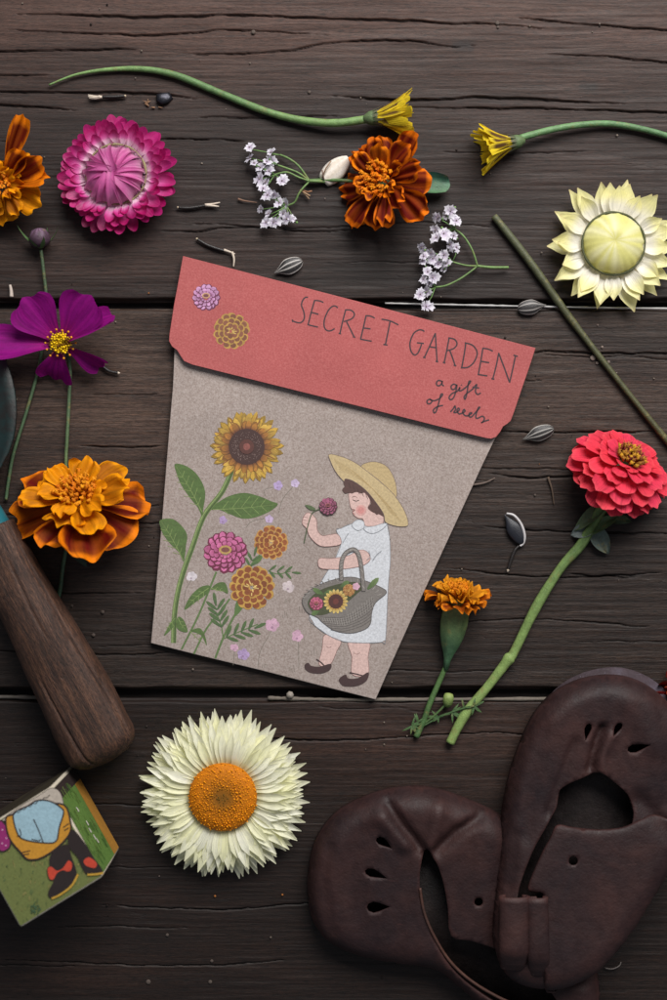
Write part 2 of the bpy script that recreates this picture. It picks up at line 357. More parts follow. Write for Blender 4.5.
def plank(parent, y0, y1, cracks, seed, mat, tone, x0=-170, x1=840, nrand=26, top=0.0, label=None):
    rng = random.Random(seed); cr = list(cracks)
    for _ in range(nrand):
        L = rng.uniform(50, 240); x = rng.uniform(x0, x1 - L); y = rng.uniform(y0 + 8, y1 - 8); sl = rng.uniform(-0.02, 0.03)
        pts = [(x + L * k / 5, y + sl * L * k / 5 + rng.uniform(-2.2, 2.2)) for k in range(6)]
        cr.append((pts, rng.uniform(0.45, 1.0)))
    nx = int((x1 - x0) / 3) + 1; ny = int((y1 - y0) / 0.8) + 1
    xs = np.linspace(x0, x1, nx); ys = np.linspace(y0, y1, ny); X, Y = np.meshgrid(xs, ys)
    Z = (vnoise(X, Y, 0.006, 0.02, seed) - 0.5) * 1.4 + (vnoise(X, Y, 0.02, 0.2, seed + 1) - 0.5) * 0.4 + (vnoise(X, Y, 0.02, 0.6, seed + 2) - 0.5) * 0.35
    C = np.zeros_like(Z)
    for pts, w in cr:
        sp = spline([(p[0], p[1], 0) for p in pts], 8); px = np.array([p.x for p in sp]); py = np.array([p.y for p in sp])
        yc = np.interp(xs, px, py) + (vnoise(xs, xs * 0, 0.06, 1, seed + 5) - 0.5) * 1.6 + (vnoise(xs, xs * 0, 0.21, 1, seed + 15) - 0.5) * 0.9
        tt = np.clip((xs - px[0]) / (px[-1] - px[0]), 0, 1); fade = np.clip(np.minimum(tt, 1 - tt) * 6, 0, 1) * ((xs > px[0]) & (xs < px[-1]))
        wl = 0.58 * w * fade * (0.6 + 0.8 * vnoise(xs, xs * 0, 0.05, 1, seed + 9)) + 1e-3
        dd = np.abs(Y - yc[None, :]) / wl[None, :]
        m = np.clip(1.35 - dd, 0, 1) * (fade > 0)[None, :]
        Z -= m * 3.0 * min(1, w); C = np.maximum(C, m)
    ed = np.minimum(Y - y0, y1 - Y) - (vnoise(X, Y * 0, 0.03, 1, seed + 3)) * 2.0
    Z = np.clip(Z, -6, 0.6) - 6.0 * np.clip(1 - ed / 3.0, 0, 1) ** 2 + top
    me = bpy.data.meshes.new('plank'); org = ORG[parent.name]
    co = np.stack([(X - CX - org.x), (-(Y - CY) - org.y), Z - 0.8], -1).reshape(-1, 3) * S
    # sides: add a skirt row at front and back
    ff = co[:nx].copy(); ff[:, 2] = -60 * S; bb = co[-nx:].copy(); bb[:, 2] = -60 * S
    allc = np.concatenate([ff, co, bb]); n = ny + 2
    ii = np.arange((n - 1) * (nx - 1)); r = ii // (nx - 1); c = ii % (nx - 1); a = r * nx + c
    quads = np.stack([a, a + nx, a + nx + 1, a + 1], -1)
    me.vertices.add(len(allc)); me.vertices.foreach_set('co', allc.ravel())
    me.loops.add(quads.size); me.loops.foreach_set('vertex_index', quads.ravel())
    me.polygons.add(len(quads)); me.polygons.foreach_set('loop_start', np.arange(0, quads.size, 4)); me.polygons.foreach_set('loop_total', np.full(len(quads), 4))
    me.update(calc_edges=True); me.polygons.foreach_set('use_smooth', np.ones(len(quads), bool))
    cc = np.concatenate([np.zeros(nx), C.ravel(), np.zeros(nx)]); at = me.attributes.new('Col', 'FLOAT_COLOR', 'POINT')
    at.data.foreach_set('color', np.repeat(cc, 4)); me.materials.append(mat)
    # patches of weathering mixed with painted-in sheen and shade, with ragged grain-wise borders
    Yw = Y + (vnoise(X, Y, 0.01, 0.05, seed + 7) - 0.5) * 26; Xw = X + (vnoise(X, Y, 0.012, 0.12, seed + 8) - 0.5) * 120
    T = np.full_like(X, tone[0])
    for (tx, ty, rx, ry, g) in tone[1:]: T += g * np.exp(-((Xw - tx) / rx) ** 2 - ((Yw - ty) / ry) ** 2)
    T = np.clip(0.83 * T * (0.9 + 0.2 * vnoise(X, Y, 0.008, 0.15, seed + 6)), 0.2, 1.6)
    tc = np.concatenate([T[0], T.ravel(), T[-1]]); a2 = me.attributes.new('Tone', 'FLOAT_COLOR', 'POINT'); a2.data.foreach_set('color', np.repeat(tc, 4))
    o = bpy.data.objects.new('plank', me); COL.objects.link(o); o.parent = parent; ORG[o.name] = org
    if label: o['label'] = label
    return o

table = thing('tabletop', 'dark weathered wooden tabletop of three wide boards under the flowers', 'table', 333.5, 500, kind='structure')
dk = rgb(44, 33, 29)
WM1 = m_wood('wood_board_brown', 1, rgb(48, 31, 25), rgb(78, 52, 42), rgb(102, 71, 57), rgb(86, 62, 53), soft=1.0, knots=((130, 455, 13, rgb(30, 24, 24)), (255, 413, 12, rgb(30, 24, 22))))
WM2 = m_wood('wood_board_greyed', 5, rgb(46, 32, 26), rgb(80, 58, 48), rgb(118, 91, 74), rgb(100, 80, 67), soft=.35)
WM3 = m_wood('wood_board_dark', 9, rgb(40, 27, 22), rgb(66, 44, 35), rgb(94, 66, 51), rgb(70, 50, 41), soft=.8)
plank(table, -130, 301.5, CR1, 11, WM1, (0.24, (300, 30, 900, 60, 0.56), (300, -70, 900, 60, 0.6), (620, 150, 160, 60, 0.15), (120, 262, 200, 25, 0.2)), nrand=9)
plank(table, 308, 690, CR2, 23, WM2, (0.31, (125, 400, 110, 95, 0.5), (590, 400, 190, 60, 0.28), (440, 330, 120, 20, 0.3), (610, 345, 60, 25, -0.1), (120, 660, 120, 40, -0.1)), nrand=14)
plank(table, 699.5, 1130, CR3, 37, WM3, (0.29, (430, 745, 170, 45, 0.6), (80, 980, 60, 20, 0.25), (180, 895, 60, 14, 0.15)), nrand=9)
# pale strips laid in the joints between boards
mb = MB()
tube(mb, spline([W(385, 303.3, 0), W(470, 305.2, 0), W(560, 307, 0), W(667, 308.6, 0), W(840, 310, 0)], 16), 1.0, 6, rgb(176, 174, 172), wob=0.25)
part(mb, 'joint_strip', MDRY, table)
mb = MB()
tube(mb, spline([W(268, 698, -3), W(330, 699.5, -2), W(430, 699.5, -2), W(545, 699, -2), W(720, 699, -2)], 16), 1.9, 6, rgb(112, 104, 95), wob=0.25)
blob(mb, W(290, 695, 0), 4.0, rgb(150, 142, 132), 7, 5)
part(mb, 'joint_strip', MDRY, table)
mb = MB()
tube(mb, spline([W(-60, 697, -3), W(10, 697, -3), W(55, 698, -4)], 10), 2.0, 6, rgb(96, 90, 84), wob=0.2)
part(mb, 'joint_strip', MDRY, table)
mb = MB()
for (ya, yb) in ((299, 311), (687, 703)):
    mb.grid([[W(-170, ya, -14), W(840, ya, -14)], [W(-170, yb, -14), W(840, yb, -14)]], [[rgb(26, 21, 20)] * 2] * 2)
part(mb, 'joint_bottom', MDRY, table)
# bolt head and splintered hole by the long stem
t = thing('bolt_head', 'small dark shiny bolt head sunk in a splintered hole in the top board', 'bolt', 163, 99)
mb = MB(); lathe(mb, tiltframe(W(164, 99, -1), (0.2, 0.1, 1)), [(7, 0), (8, 1.5), (7, 3.6), (4.6, 4.8), (0.5, 5.2)], 7, None, lambda a, k: .18 * math.sin(a * 2 + 1) + .08 * math.sin(3 * a)); part(mb, 'bolt_cap', MMETAL, t)
mb = MB()
for k in range(12):
    a = random.uniform(2.6, 5.2)
    p = W(155 + 8 * math.cos(a), 107 - 6 * math.sin(a) * 0.8 - 4, 0.2); tube(mb, [p, p + Vector((random.uniform(-5, 5), random.uniform(-2, 2), 0.8))], lambda t: 0.9 * (1 - t) + 0.1, 5, jit(rgb(140, 108, 84), 0.3))
part(mb, 'splinters', MDRY, t)

# ------------------------------------------------------------------ seed packet
def pip(x, y, poly):
    r = False; j = len(poly) - 1
    for i in range(len(poly)):
        xi, yi = poly[i][0], poly[i][1]; xj, yj = poly[j][0], poly[j][1]
        if (yi > y) != (yj > y) and x < (xj - xi) * (y - yi) / (yj - yi) + xi: r = not r
        j = i
    return r
def crop(x0, y0, s): return lambda pts: [(x0 + p[0] / s, y0 + p[1] / s) for p in pts]

class Ink:
    """flat printed shapes laid on a surface z(px,py); each layer a hair above the last"""
    def __init__(s, zf, step=0.01, eps=0.003): s.mb = MB(); s.zf = zf; s.step = step; s.eps = eps; s.k = 3
    def lay(s): s.k += 1
    def poly(s, pts, c, smooth=True, n=4, grad=None, lift=True):
        if smooth: pts = [(p.x, p.y) for p in spline([(p[0], p[1], 0) for p in pts], n, True)]
        s.k += s.eps / s.step
        tr = tessellate_polygon([[Vector((p[0], p[1], 0)) for p in pts]])
        b = len(s.mb.v)
        for p in pts: s.mb.vert(W(p[0], p[1], s.zf(p[0], p[1]) + s.k * s.step), grad(p) if grad else c)
        for f in tr: s.mb.f.append(tuple(b + i for i in f))
    def stroke(s, pts, w, c, smooth=True, n=5, taper=False, closed=False):
        sp = spline([(p[0], p[1], 0) for p in pts], n, closed) if smooth and len(pts) > 2 else [Vector((p[0], p[1], 0)) for p in pts]
        if closed: sp.append(sp[0])
        m = len(sp); rows = []; s.k += s.eps / s.step
        for i, p in enumerate(sp):
            d = sp[min(i + 1, m - 1)] - sp[max(i - 1, 0)]
            d = d.normalized() if d.length > 1e-6 else Vector((1, 0, 0)); nn = Vector((-d.y, d.x, 0))
            t = i / max(1, m - 1); ww = w / 2 * ((1 - 0.8 * t) if taper else 1)
            q1, q2 = p + nn * ww, p - nn * ww
            rows.append([W(q1.x, q1.y, s.zf(q1.x, q1.y) + s.k * s.step), W(q2.x, q2.y, s.zf(q2.x, q2.y) + s.k * s.step)])
        s.mb.grid(rows, [[c, c]] * m)
    def dot(s, x, y, r, c, n=9, sy=1.0, grad=None): s.poly([(x + r * math.cos(6.283 * i / n), y + r * sy * math.sin(6.283 * i / n)) for i in range(n)], c, False, grad=grad)
    def pet(s, x, y, ang, L, w, c0, c1, r0=0):
        ca, sa = math.cos(ang), math.sin(ang)
        pr = [(0, .35), (.3, .8), (.6, 1), (.85, .7), (1, .05), (.85, -.7), (.6, -1), (.3, -.8), (0, -.35)]
        def g(p):
            d = math.hypot(p[0] - x, p[1] - y); return mix(c0, c1, sst(r0 + L * .2, r0 + L * .75, d))
        s.poly([(x + ca * (r0 + a * L) - sa * b * w / 2, y + sa * (r0 + a * L) + ca * b * w / 2) for a, b in pr], None, False, grad=g)

ZP = 6.0
body_pts = [(174.5, 350), (173, 385), (168, 445), (162, 520), (156, 590), (151, 643), (200, 655.5), (260, 670), (320, 685.5), (375.5, 699.5), (392, 662), (420, 600), (452, 531), (480, 470), (500, 428), (508, 372), (180, 290)]
def slab(outline, zb, zt, bev=0.8, zfun=None):
    mb = MB(); n = len(outline); cx = sum(p[0] for p in outline) / n; cy = sum(p[1] for p in outline) / n
    def ring(z, inset):
        out = []
        for p in outline:
            dx, dy = cx - p[0], cy - p[1]; d = math.hypot(dx, dy)
            out.append((p[0] + dx / d * inset, p[1] + dy / d * inset, z))
        return out
    rings = [ring(zb, bev * 0.5), ring(zb + 0.3, 0), ring(zt - bev * 0.5, 0), ring(zt - bev * 0.15, bev * 0.3), ring(zt, bev)]
    rows = [[W(p[0], p[1], p[2] + (zfun(p[0], p[1]) if zfun else 0)) for p in r] for r in rings]
    idx = mb.grid(rows, None, close=True)
    tr = tessellate_polygon([[Vector((p[0], p[1], 0)) for p in rings[-1]]])
    for f in tr: mb.f.append(tuple(idx[-1][i] for i in f))
    tr = tessellate_polygon([[Vector((p[0], p[1], 0)) for p in rings[0]]])
    for f in tr: mb.f.append(tuple(idx[0][i] for i in reversed(f)))
    return mb
pk = thing('seed_packet', 'brown paper seed packet with lettered coral flap and a printed girl with a basket', 'seed packet', 330, 480)
zt = lambda x, y: 0.0
part(slab(body_pts, 0.6, ZP), 'pouch', MK, pk, smooth=False)
def flapz(x, y):
    # tilt: grows away from the fold along the top edge
    d = (-(x - 182) * 0.252 + (y - 256) * 0.968); return 1.7 + max(0, d) * 0.04
flap_pts = [(183, 256), (270, 278.6), (360, 302), (450, 325.7), (535.5, 348), (529, 368), (521, 391), (514, 412), (510.5, 421), (507, 424), (503, 426.5), (500, 432), (496, 437), (491, 438.7), (486, 438), (440, 426.6), (380, 411.5), (310, 394), (250, 379), (192, 364.5), (184, 361), (180, 355), (177, 350), (172, 346.5), (169, 341), (169.5, 334), (174, 305), (179, 278)]
flap = part(slab(flap_pts, ZP - 1.2, ZP + 0.4, 0.6, flapz), 'flap', MCOR, pk, smooth=False)
fz = lambda x, y: ZP + 0.4 + flapz(x, y)
pz = lambda x, y: ZP

INKC = rgb(44, 30, 44)
c1 = crop(285, 285, 5.558); c2 = crop(400, 310, 5.558); c3 = crop(420, 370, 6.67)
ink = Ink(fz)
caps1 = [[(128, 68), (112, 70), (97, 88), (92, 115), (103, 145), (108, 178), (97, 203), (75, 210), (42, 200)], [(40, 192), (44, 206)],
         [(214, 97), (190, 88), (163, 86)], [(165, 84), (146, 150), (128, 222)], [(146, 152), (186, 163)], [(126, 220), (155, 228), (184, 234)],
         [(294, 128), (280, 117), (262, 120), (240, 143), (220, 190), (218, 230), (232, 252), (255, 254), (276, 242)],
         [(337, 138), (321, 200), (305, 270)], [(298, 268), (312, 272)], [(334, 138), (368, 141), (386, 163), (370, 188), (326, 204)], [(342, 204), (364, 248), (384, 288)], [(377, 287), (391, 291)],
         [(499, 184), (475, 173), (448, 171)], [(451, 169), (436, 235), (420, 302)], [(437, 239), (476, 244)], [(418, 300), (450, 307), (482, 312)],
         [(536, 190), (585, 200), (631, 222)], [(584, 203), (571, 268), (558, 332)], [(546, 330), (570, 334)]]
for st in caps1: ink.stroke(c1(st), 1.45, INKC)
caps2 = [[(136, 119), (120, 111), (100, 113), (75, 132), (56, 180), (60, 225), (78, 249), (96, 243), (110, 218), (120, 190)], [(94, 182), (133, 186)],
         [(136, 262), (165, 200), (196, 130)], [(196, 128), (201, 205), (206, 286)], [(162, 204), (203, 210)], [(128, 262), (142, 266)], [(198, 284), (213, 289)],
         [(273, 155), (261, 220), (246, 292)], [(238, 291), (252, 295)], [(268, 155), (303, 163), (317, 188), (300, 213), (262, 226)], [(276, 224), (291, 262), (306, 308)], [(298, 306), (313, 311)],
         [(366, 183), (356, 250), (343, 320)], [(360, 182), (405, 197), (429, 238), (412, 288), (378, 318), (338, 321)],
         [(516, 229), (490, 217), (458, 212)], [(461, 211), (449, 285), (435, 360)], [(449, 285), (496, 293)], [(432, 358), (486, 366)],
         [(516, 382), (535, 310), (549, 238)], [(508, 381), (525, 385)], [(548, 238), (580, 322), (609, 402)], [(609, 404), (626, 330), (642, 254)], [(630, 250), (655, 258)]]
for st in caps2: ink.stroke(c2(st), 1.45, INKC)
scr = [[(143, 74), (124, 69), (110, 84), (114, 102), (130, 104), (144, 90), (149, 72), (147, 96), (160, 106)],
       [(242, 100), (224, 94), (208, 108), (213, 128), (232, 126), (246, 98), (240, 140), (224, 184), (204, 198), (194, 182), (214, 157), (250, 140), (266, 116), (262, 138), (284, 132), (318, 104), (338, 76), (326, 78), (318, 120), (310, 170), (300, 195), (295, 178), (312, 156), (348, 130), (378, 96), (370, 142), (385, 163), (406, 152)],
       [(350, 114), (395, 120)], [(274, 98), (278, 102)],
       [(66, 194), (48, 204), (50, 222), (68, 224), (80, 206), (64, 194), (92, 205), (130, 190), (152, 164), (140, 162), (130, 200), (110, 270), (95, 286), (90, 266), (115, 245), (154, 236)],
       [(203, 280), (222, 258), (233, 240), (237, 264), (226, 282), (246, 282), (263, 264), (256, 254), (247, 270), (260, 292), (280, 288), (300, 275), (294, 263), (285, 280), (298, 302), (322, 304), (346, 287), (330, 288), (326, 308), (344, 312), (366, 288), (398, 252), (388, 254), (372, 310), (384, 322), (416, 308), (430, 324), (420, 344), (408, 352), (430, 342), (461, 332)]]
for st in scr: ink.stroke(c3(st), 1.45, INKC, n=6)
part(ink.mb, 'lettering', MPR, flap)

def print_zinnia(ink, x, y, R, ca, cb, cc, rings=4, n=16, sy=0.92):
    for k in range(rings):
        rr = R * (1 - k / (rings + 0.4)); m = max(7, int(n * (1 - 0.13 * k)))
        for i in range(m):
            a = 6.283 * (i + 0.5 * (k % 2)) / m + random.uniform(-.1, .1)
            L = rr * 0.52 * random.uniform(.9, 1.1); px = x + math.cos(a) * (rr - L); py = y + math.sin(a) * (rr - L) * sy
            dkc = tuple(v * .55 for v in ca); ink.pet(px + .3, py + .4, a, L * 1.04, 6.283 * rr / m * 1.15, dkc, dkc); ink.pet(px, py, a, L * random.uniform(.85, 1), 6.283 * rr / m * random.uniform(.7, .95), ca, jit(cb, .22))
        ink.lay()
    ink.dot(x, y - R * .1, R * .3, cc[0], sy=.7); ink.lay(); ink.dot(x, y - R * .1, R * .2, cc[1], sy=.6); ink.lay()
def print_marigold(ink, x, y, R, edge, fill, core, n=13):
    for k, (rr, m) in enumerate(((R, n), (R * .74, n - 3), (R * .48, n - 6))):
        for i in range(m):
            a = 6.283 * (i + .5 * k) / m + random.uniform(-.15, .15); L = R * .36 * random.uniform(.9, 1.15); w = 6.283 * rr / m * .62
            cx_, cy_ = x + math.cos(a) * (rr - L * .5), y + math.sin(a) * (rr - L * .5)
            pts = [(cx_ + (math.cos(q) * L * .55) * math.cos(a) - math.sin(q) * w * .8 * math.sin(a), cy_ + (math.cos(q) * L * .55) * math.sin(a) + math.sin(q) * w * .8 * math.cos(a)) for q in (6.283 * j / 9 for j in range(9))]
            ink.poly([(px + random.uniform(-.3, .3), py + random.uniform(-.3, .3)) for px, py in pts], jit(edge, .12), n=2)
        ink.lay()
        for i in range(m):
            a = 6.283 * (i + .5 * k) / m; L = R * .36; w = 6.283 * rr / m * .62
            cx_, cy_ = x + math.cos(a) * (rr - L * .55), y + math.sin(a) * (rr - L * .55)
            pts = [(cx_ + math.cos(q) * L * .4 * math.cos(a) - math.sin(q) * w * .55 * math.sin(a), cy_ + math.cos(q) * L * .4 * math.sin(a) + math.sin(q) * w * .55 * math.cos(a)) for q in (6.283 * j / 8 for j in range(8))]
            ink.poly(pts, jit(fill, .2), n=2)
        ink.lay()
    for i in range(12):
        a = random.uniform(0, 6.28); d = random.uniform(0, R * .24); ink.stroke([(x + math.cos(a) * d, y + math.sin(a) * d), (x + math.cos(a) * (d + R * .14), y + math.sin(a) * (d + R * .14))], R * .05, jit(core, .2))
    ink.lay()

ink = Ink(fz)
print_zinnia(ink, 206, 297, 14, rgb(140, 60, 110), rgb(214, 160, 206), (rgb(205, 160, 120), rgb(110, 60, 70)), 3, 14)
part(ink.mb, 'printed_zinnia', MPR, flap)
ink = Ink(fz); print_marigold(ink, 231.5, 331, 18, rgb(190, 150, 72), rgb(132, 80, 58), rgb(215, 180, 100)); part(ink.mb, 'printed_marigold', MPR, flap)

# --- pouch illustration
g5 = crop(160, 390, 4.764); g4 = crop(150, 510, 4.447)
LG, DG = rgb(108, 136, 72), rgb(62, 92, 46)
ink = Ink(pz)
for st, w in (([(232, 470), (222, 492), (204, 516), (192, 548), (184, 570), (178, 592), (174.5, 615), (173.5, 643)], 5.2),):
    ink.stroke(st, w, LG); ink.lay(); ink.stroke([(p[0] + 1.3, p[1]) for p in st], 1.4, DG); ink.lay()
    ink.stroke([(p[0] - 1.4, p[1]) for p in st], .8, rgb(150, 172, 112)); ink.lay()
def leaf(ink, pts, base, tip, c=rgb(84, 118, 58), veins=6):
    ink.poly(pts, c, grad=lambda p: mix(jit(c, .08), tuple(v * .62 for v in c), random.random() * .5)); ink.lay()
    b, t_ = Vector((*base, 0)), Vector((*tip, 0)); d = t_ - b; nn = Vector((-d.y, d.x, 0)).normalized(); vc = rgb(140, 164, 96)
    ink.stroke([base, ((b + d * .5).x + nn.x, (b + d * .5).y + nn.y), tip], .7, vc, taper=True)
    for k in range(1, veins):
        p = b + d * (k / (veins + .6)); q = (1 - abs(2 * k / veins - .9) * .55) * d.length * .17
        for sg in (1, -1):
            e = p + d.normalized() * q * .9 + nn * sg * q; ink.stroke([(p.x, p.y), (e.x, e.y)], .45, vc)
    ink.lay()
leaf(ink, g5([(70, 353), (120, 360), (170, 395), (205, 450), (216, 500), (207, 560), (200, 600), (180, 560), (140, 510), (100, 450), (80, 400)]), (202, 512), (176, 466))
leaf(ink, g5([(245, 570), (270, 540), (330, 505), (400, 490), (470, 505), (530, 530), (562, 545), (520, 580), (450, 608), (390, 612), (330, 590), (280, 570)]), (213, 509.5), (276, 504.5))
leaf(ink, g4([(45, 45), (100, 40), (140, 70), (165, 110), (160, 160), (150, 230), (130, 190), (90, 150), (60, 110), (48, 80)]), (183, 560), (161, 521))
leaf(ink, g4([(110, 475), (85, 510), (62, 560), (95, 530), (112, 500)]), (175, 618), (165, 634), veins=3)
leaf(ink, g4([(125, 475), (150, 490), (168, 540), (140, 540), (118, 520)]), (178, 618), (187, 631), veins=3)
cxs, cys = 246.7, 446.7
for k, (R, n, c0, c1_) in enumerate(((36.5, 26, rgb(150, 84, 40), rgb(206, 166, 62)), (33, 24, rgb(110, 52, 40), rgb(214, 174, 74)), (27, 22, rgb(92, 42, 38), rgb(188, 128, 52)))):
    for i in range(n):
        a = 6.283 * (i + .5 * k) / n + random.uniform(-.09, .09); ink.pet(cxs, cys, a, (R - 14) * random.uniform(.84, 1.08), 7.2, tuple(v * .5 for v in c0), tuple(v * .55 for v in c1_), 14); ink.pet(cxs + random.uniform(-.5, .5), cys + random.uniform(-.5, .5), a, (R - 14) * random.uniform(.8, 1.04), random.uniform(4, 6.4), c0, jit(c1_, .25), 14)
        if k < 2 and i % 2: ink.pet(cxs, cys, a + .05, (R - 15), 1.2, c0, rgb(140, 84, 44), 14)
    ink.lay()
ink.dot(cxs, cys, 18, rgb(62, 38, 38), 24); ink.lay()
for i in range(110):
    a = random.uniform(0, 6.28); r = random.uniform(8.5, 15); ink.dot(cxs + r * math.cos(a), cys + r * math.sin(a), .42, rgb(150, 128, 122), 4)
ink.lay(); ink.dot(cxs, cys, 7.5, rgb(88, 48, 44), 14); ink.lay(); ink.dot(cxs, cys, 3.6, rgb(146, 84, 78), 10)
part(ink.mb, 'printed_sunflower', MPR, pk)

ink = Ink(pz)
for st, w in (([(295, 275), (265, 350), (215, 470), (140, 620)], 2.0), ([(425, 400), (395, 440), (370, 480), (325, 570), (290, 660)], 2.2), ([(355, 395), (310, 455), (250, 530), (195, 640)], 1.9), ([(490, 200), (462, 230), (440, 260)], 2.2), ([(300, 470), (318, 520), (325, 570)], 1.2), ([(330, 572), (400, 540), (480, 508)], 1.1), ([(525, 270), (570, 285), (625, 272)], 1.0)):
    ink.stroke(g4(st), w, rgb(92, 124, 70))
ink.lay()
leaf(ink, g4([(262, 335), (220, 345), (175, 390), (153, 445), (200, 412), (245, 380), (267, 355)]), (208.5, 588), (186, 607), veins=4)
leaf(ink, g4([(270, 352), (300, 325), (335, 325), (347, 372), (320, 360), (290, 355)]), (211, 588), (227, 591), veins=3)
leaf(ink, g4([(175, 540), (220, 525), (245, 560), (252, 602), (230, 560), (200, 545)]), (190, 631), (206, 644), veins=3)
ink.poly(g4([(385, 405), (415, 410), (410, 440), (376, 472)]), rgb(88, 122, 64))
ink.poly(g4([(478, 205), (500, 205), (490, 228), (470, 240)]), rgb(88, 122, 64)); ink.lay()
def leaflet(x, y, a, L): ink.pet(x, y, a, L, L * .26, rgb(70, 104, 62), rgb(82, 114, 66))
for (bx, by, ang, n, L) in ((318, 520, -1.75, 4, 62), (340, 565, -.42, 4, 58), (530, 270, .1, 3, 42), (445, 250, -1.3, 2, 45)):
    for i in range(n):
        x = bx + math.cos(ang) * i * 36 / 1; y = by + math.sin(ang) * i * 26
        X, Y = g4([(x, y)])[0]
        for sg in (1, -1): leaflet(X, Y, ang + sg * .75, L / 4.447)
    X, Y = g4([(bx + math.cos(ang) * n * 34, by + math.sin(ang) * n * 24)])[0]; leaflet(X, Y, ang, L / 4.447)
ink.lay()
part(ink.mb, 'printed_stems', MPR, pk)
ink = Ink(pz); print_zinnia(ink, 225.3, 552, 22, rgb(150, 44, 92), rgb(216, 116, 168), (rgb(196, 160, 96), rgb(130, 76, 70)), 4, 15); part(ink.mb, 'printed_zinnia', MPR, pk)
ink = Ink(pz); print_marigold(ink, 271, 542.5, 17, rgb(204, 152, 76), rgb(150, 82, 40), rgb(226, 186, 110)); part(ink.mb, 'printed_marigold', MPR, pk)
ink = Ink(pz); ink.k = 30; print_marigold(ink, 252, 587.5, 22.5, rgb(204, 160, 76), rgb(142, 76, 38), rgb(232, 200, 122), 14); part(ink.mb, 'printed_marigold', MPR, pk)

GS = rgb(120, 116, 104)
ink = Ink(pz)
for (x, y) in ((300, 640), (312, 655), (285, 603), (311, 628), (300, 613), (283, 618), (290, 672), (238, 660), (262, 668), (392, 640)):
    for k in range(3): ink.stroke([(x + k * 2.2, y), (x + k * 2.2 + random.uniform(-1, 1), y - random.uniform(3, 7))], .4, GS)
part(ink.mb, 'printed_grass', MPR, pk)['kind'] = 'stuff'
LIL, PNK, WHT = rgb(186, 160, 206), rgb(222, 178, 202), rgb(222, 214, 220)
for (pt, r, c, st) in ((g4([(325, 45)]), 4.2, LIL, None), (g4([(530, 40)]), 4.4, rgb(204, 182, 216), g5([(515, 610), (440, 625), (410, 655)])), (g4([(185, 295)]), 5.2, WHT, g4([(185, 310), (155, 370), (155, 480)])),
        (g4([(615, 340)]), 6.2, rgb(218, 204, 206), None), (g4([(545, 510)]), 7, PNK, g4([(535, 545), (490, 630), (480, 700)])), (g4([(415, 640)]), 6, LIL, None), (g4([(375, 612)]), 4, PNK, g4([(375, 630), (370, 690)])),
        (g4([(655, 560)]), 6, PNK, g4([(660, 590), (662, 705)])), (g5([(562, 455)]), 4.8, rgb(196, 174, 220), g5([(545, 462), (500, 475), (500, 505)])), (g5([(645, 445)]), 4.2, rgb(208, 190, 222), g5([(625, 470), (585, 520), (565, 585)]))):
    (x, y), = pt; ink = Ink(pz); ink.k = 6
    if st: ink.stroke([(x, y)] + st, .5, GS); ink.lay()
    for i in range(5):
        a = i * 1.257 + random.uniform(-.3, .3); ink.dot(x + math.cos(a) * r * .55, y + math.sin(a) * r * .5, r * random.uniform(.45, .6), jit(c, .1), 8)
    ink.lay(); ink.dot(x - .5, y + r * .4, r * .22, mix(c, rgb(120, 80, 120), .5), 6)
    part(ink.mb, 'printed_sprig', MPR, pk)

# printed girl
q2 = crop(290, 430, 5.131); q3 = crop(290, 540, 5.131)
ink = Ink(pz); ink.k = 34
SK, SKO, OUT, DR = rgb(228, 194, 186), rgb(150, 112, 108), rgb(112, 98, 96), rgb(222, 226, 232)
def shape(pts, c, o=OUT, w=.5, smooth=True):
    ink.poly(pts, c, smooth); ink.lay()
    if o: ink.stroke(pts, w, o, n=4, closed=True); ink.lay()
shape(q3([(180, 485), (260, 515), (240, 570), (205, 640), (150, 640), (165, 560)]), SK, SKO); shape(q3([(300, 520), (405, 525), (400, 600), (400, 690), (320, 690), (318, 600)]), SK, SKO)
ink.stroke(q3([(185, 545), (200, 552), (212, 546)]), .5, SKO); ink.stroke(q3([(328, 580), (345, 586), (360, 578)]), .5, SKO); ink.lay()
SH = rgb(58, 36, 42)
shape(q3([(75, 640), (95, 630), (108, 645), (150, 650), (205, 635), (213, 650), (200, 670), (160, 685), (110, 682), (80, 665)]), SH, None); ink.stroke(q3([(135, 612), (155, 625), (176, 645)]), 1.3, SH); ink.lay()
shape(q3([(252, 712), (285, 690), (300, 710), (350, 708), (395, 680), (405, 690), (390, 725), (340, 750), (280, 750), (258, 735)]), SH, None); ink.stroke(q3([(305, 680), (340, 688), (375, 697)]), 1.3, SH); ink.lay()
dress = q2([(318, 482), (262, 505), (238, 514), (262, 582), (228, 668)]) + q3([(200, 150), (155, 225), (100, 390), (130, 440), (200, 490), (280, 522), (400, 528), (470, 523), (490, 512), (503, 250), (515, 100), (512, 0)]) + q2([(512, 562), (497, 482), (430, 490)])
shape(dress, DR, rgb(140, 146, 154), .6, False)
shape(q2([(303, 325), (340, 318), (375, 318), (400, 340), (412, 370), (400, 400), (430, 425), (475, 435), (475, 482), (430, 494), (385, 490), (375, 457), (350, 452), (328, 436), (320, 420), (322, 410), (312, 398), (306, 372)]), SK, SKO, .45)
ink.dot(*q2([(364, 412)])[0], 5.5, rgb(224, 170, 164), 12); ink.lay(); ink.dot(*q2([(364, 412)])[0], 3.4, rgb(222, 150, 146), 10); ink.lay()
ink.stroke(q2([(322, 358), (338, 365), (354, 360)]), .8, rgb(60, 44, 44)); ink.stroke(q2([(318, 346), (330, 340), (344, 346)]), .5, rgb(110, 80, 70)); ink.stroke(q2([(322, 407), (332, 411), (320, 420)]), .8, rgb(120, 60, 60)); ink.stroke(q2([(322, 425), (334, 432)]), .6, rgb(170, 100, 96)); ink.lay()
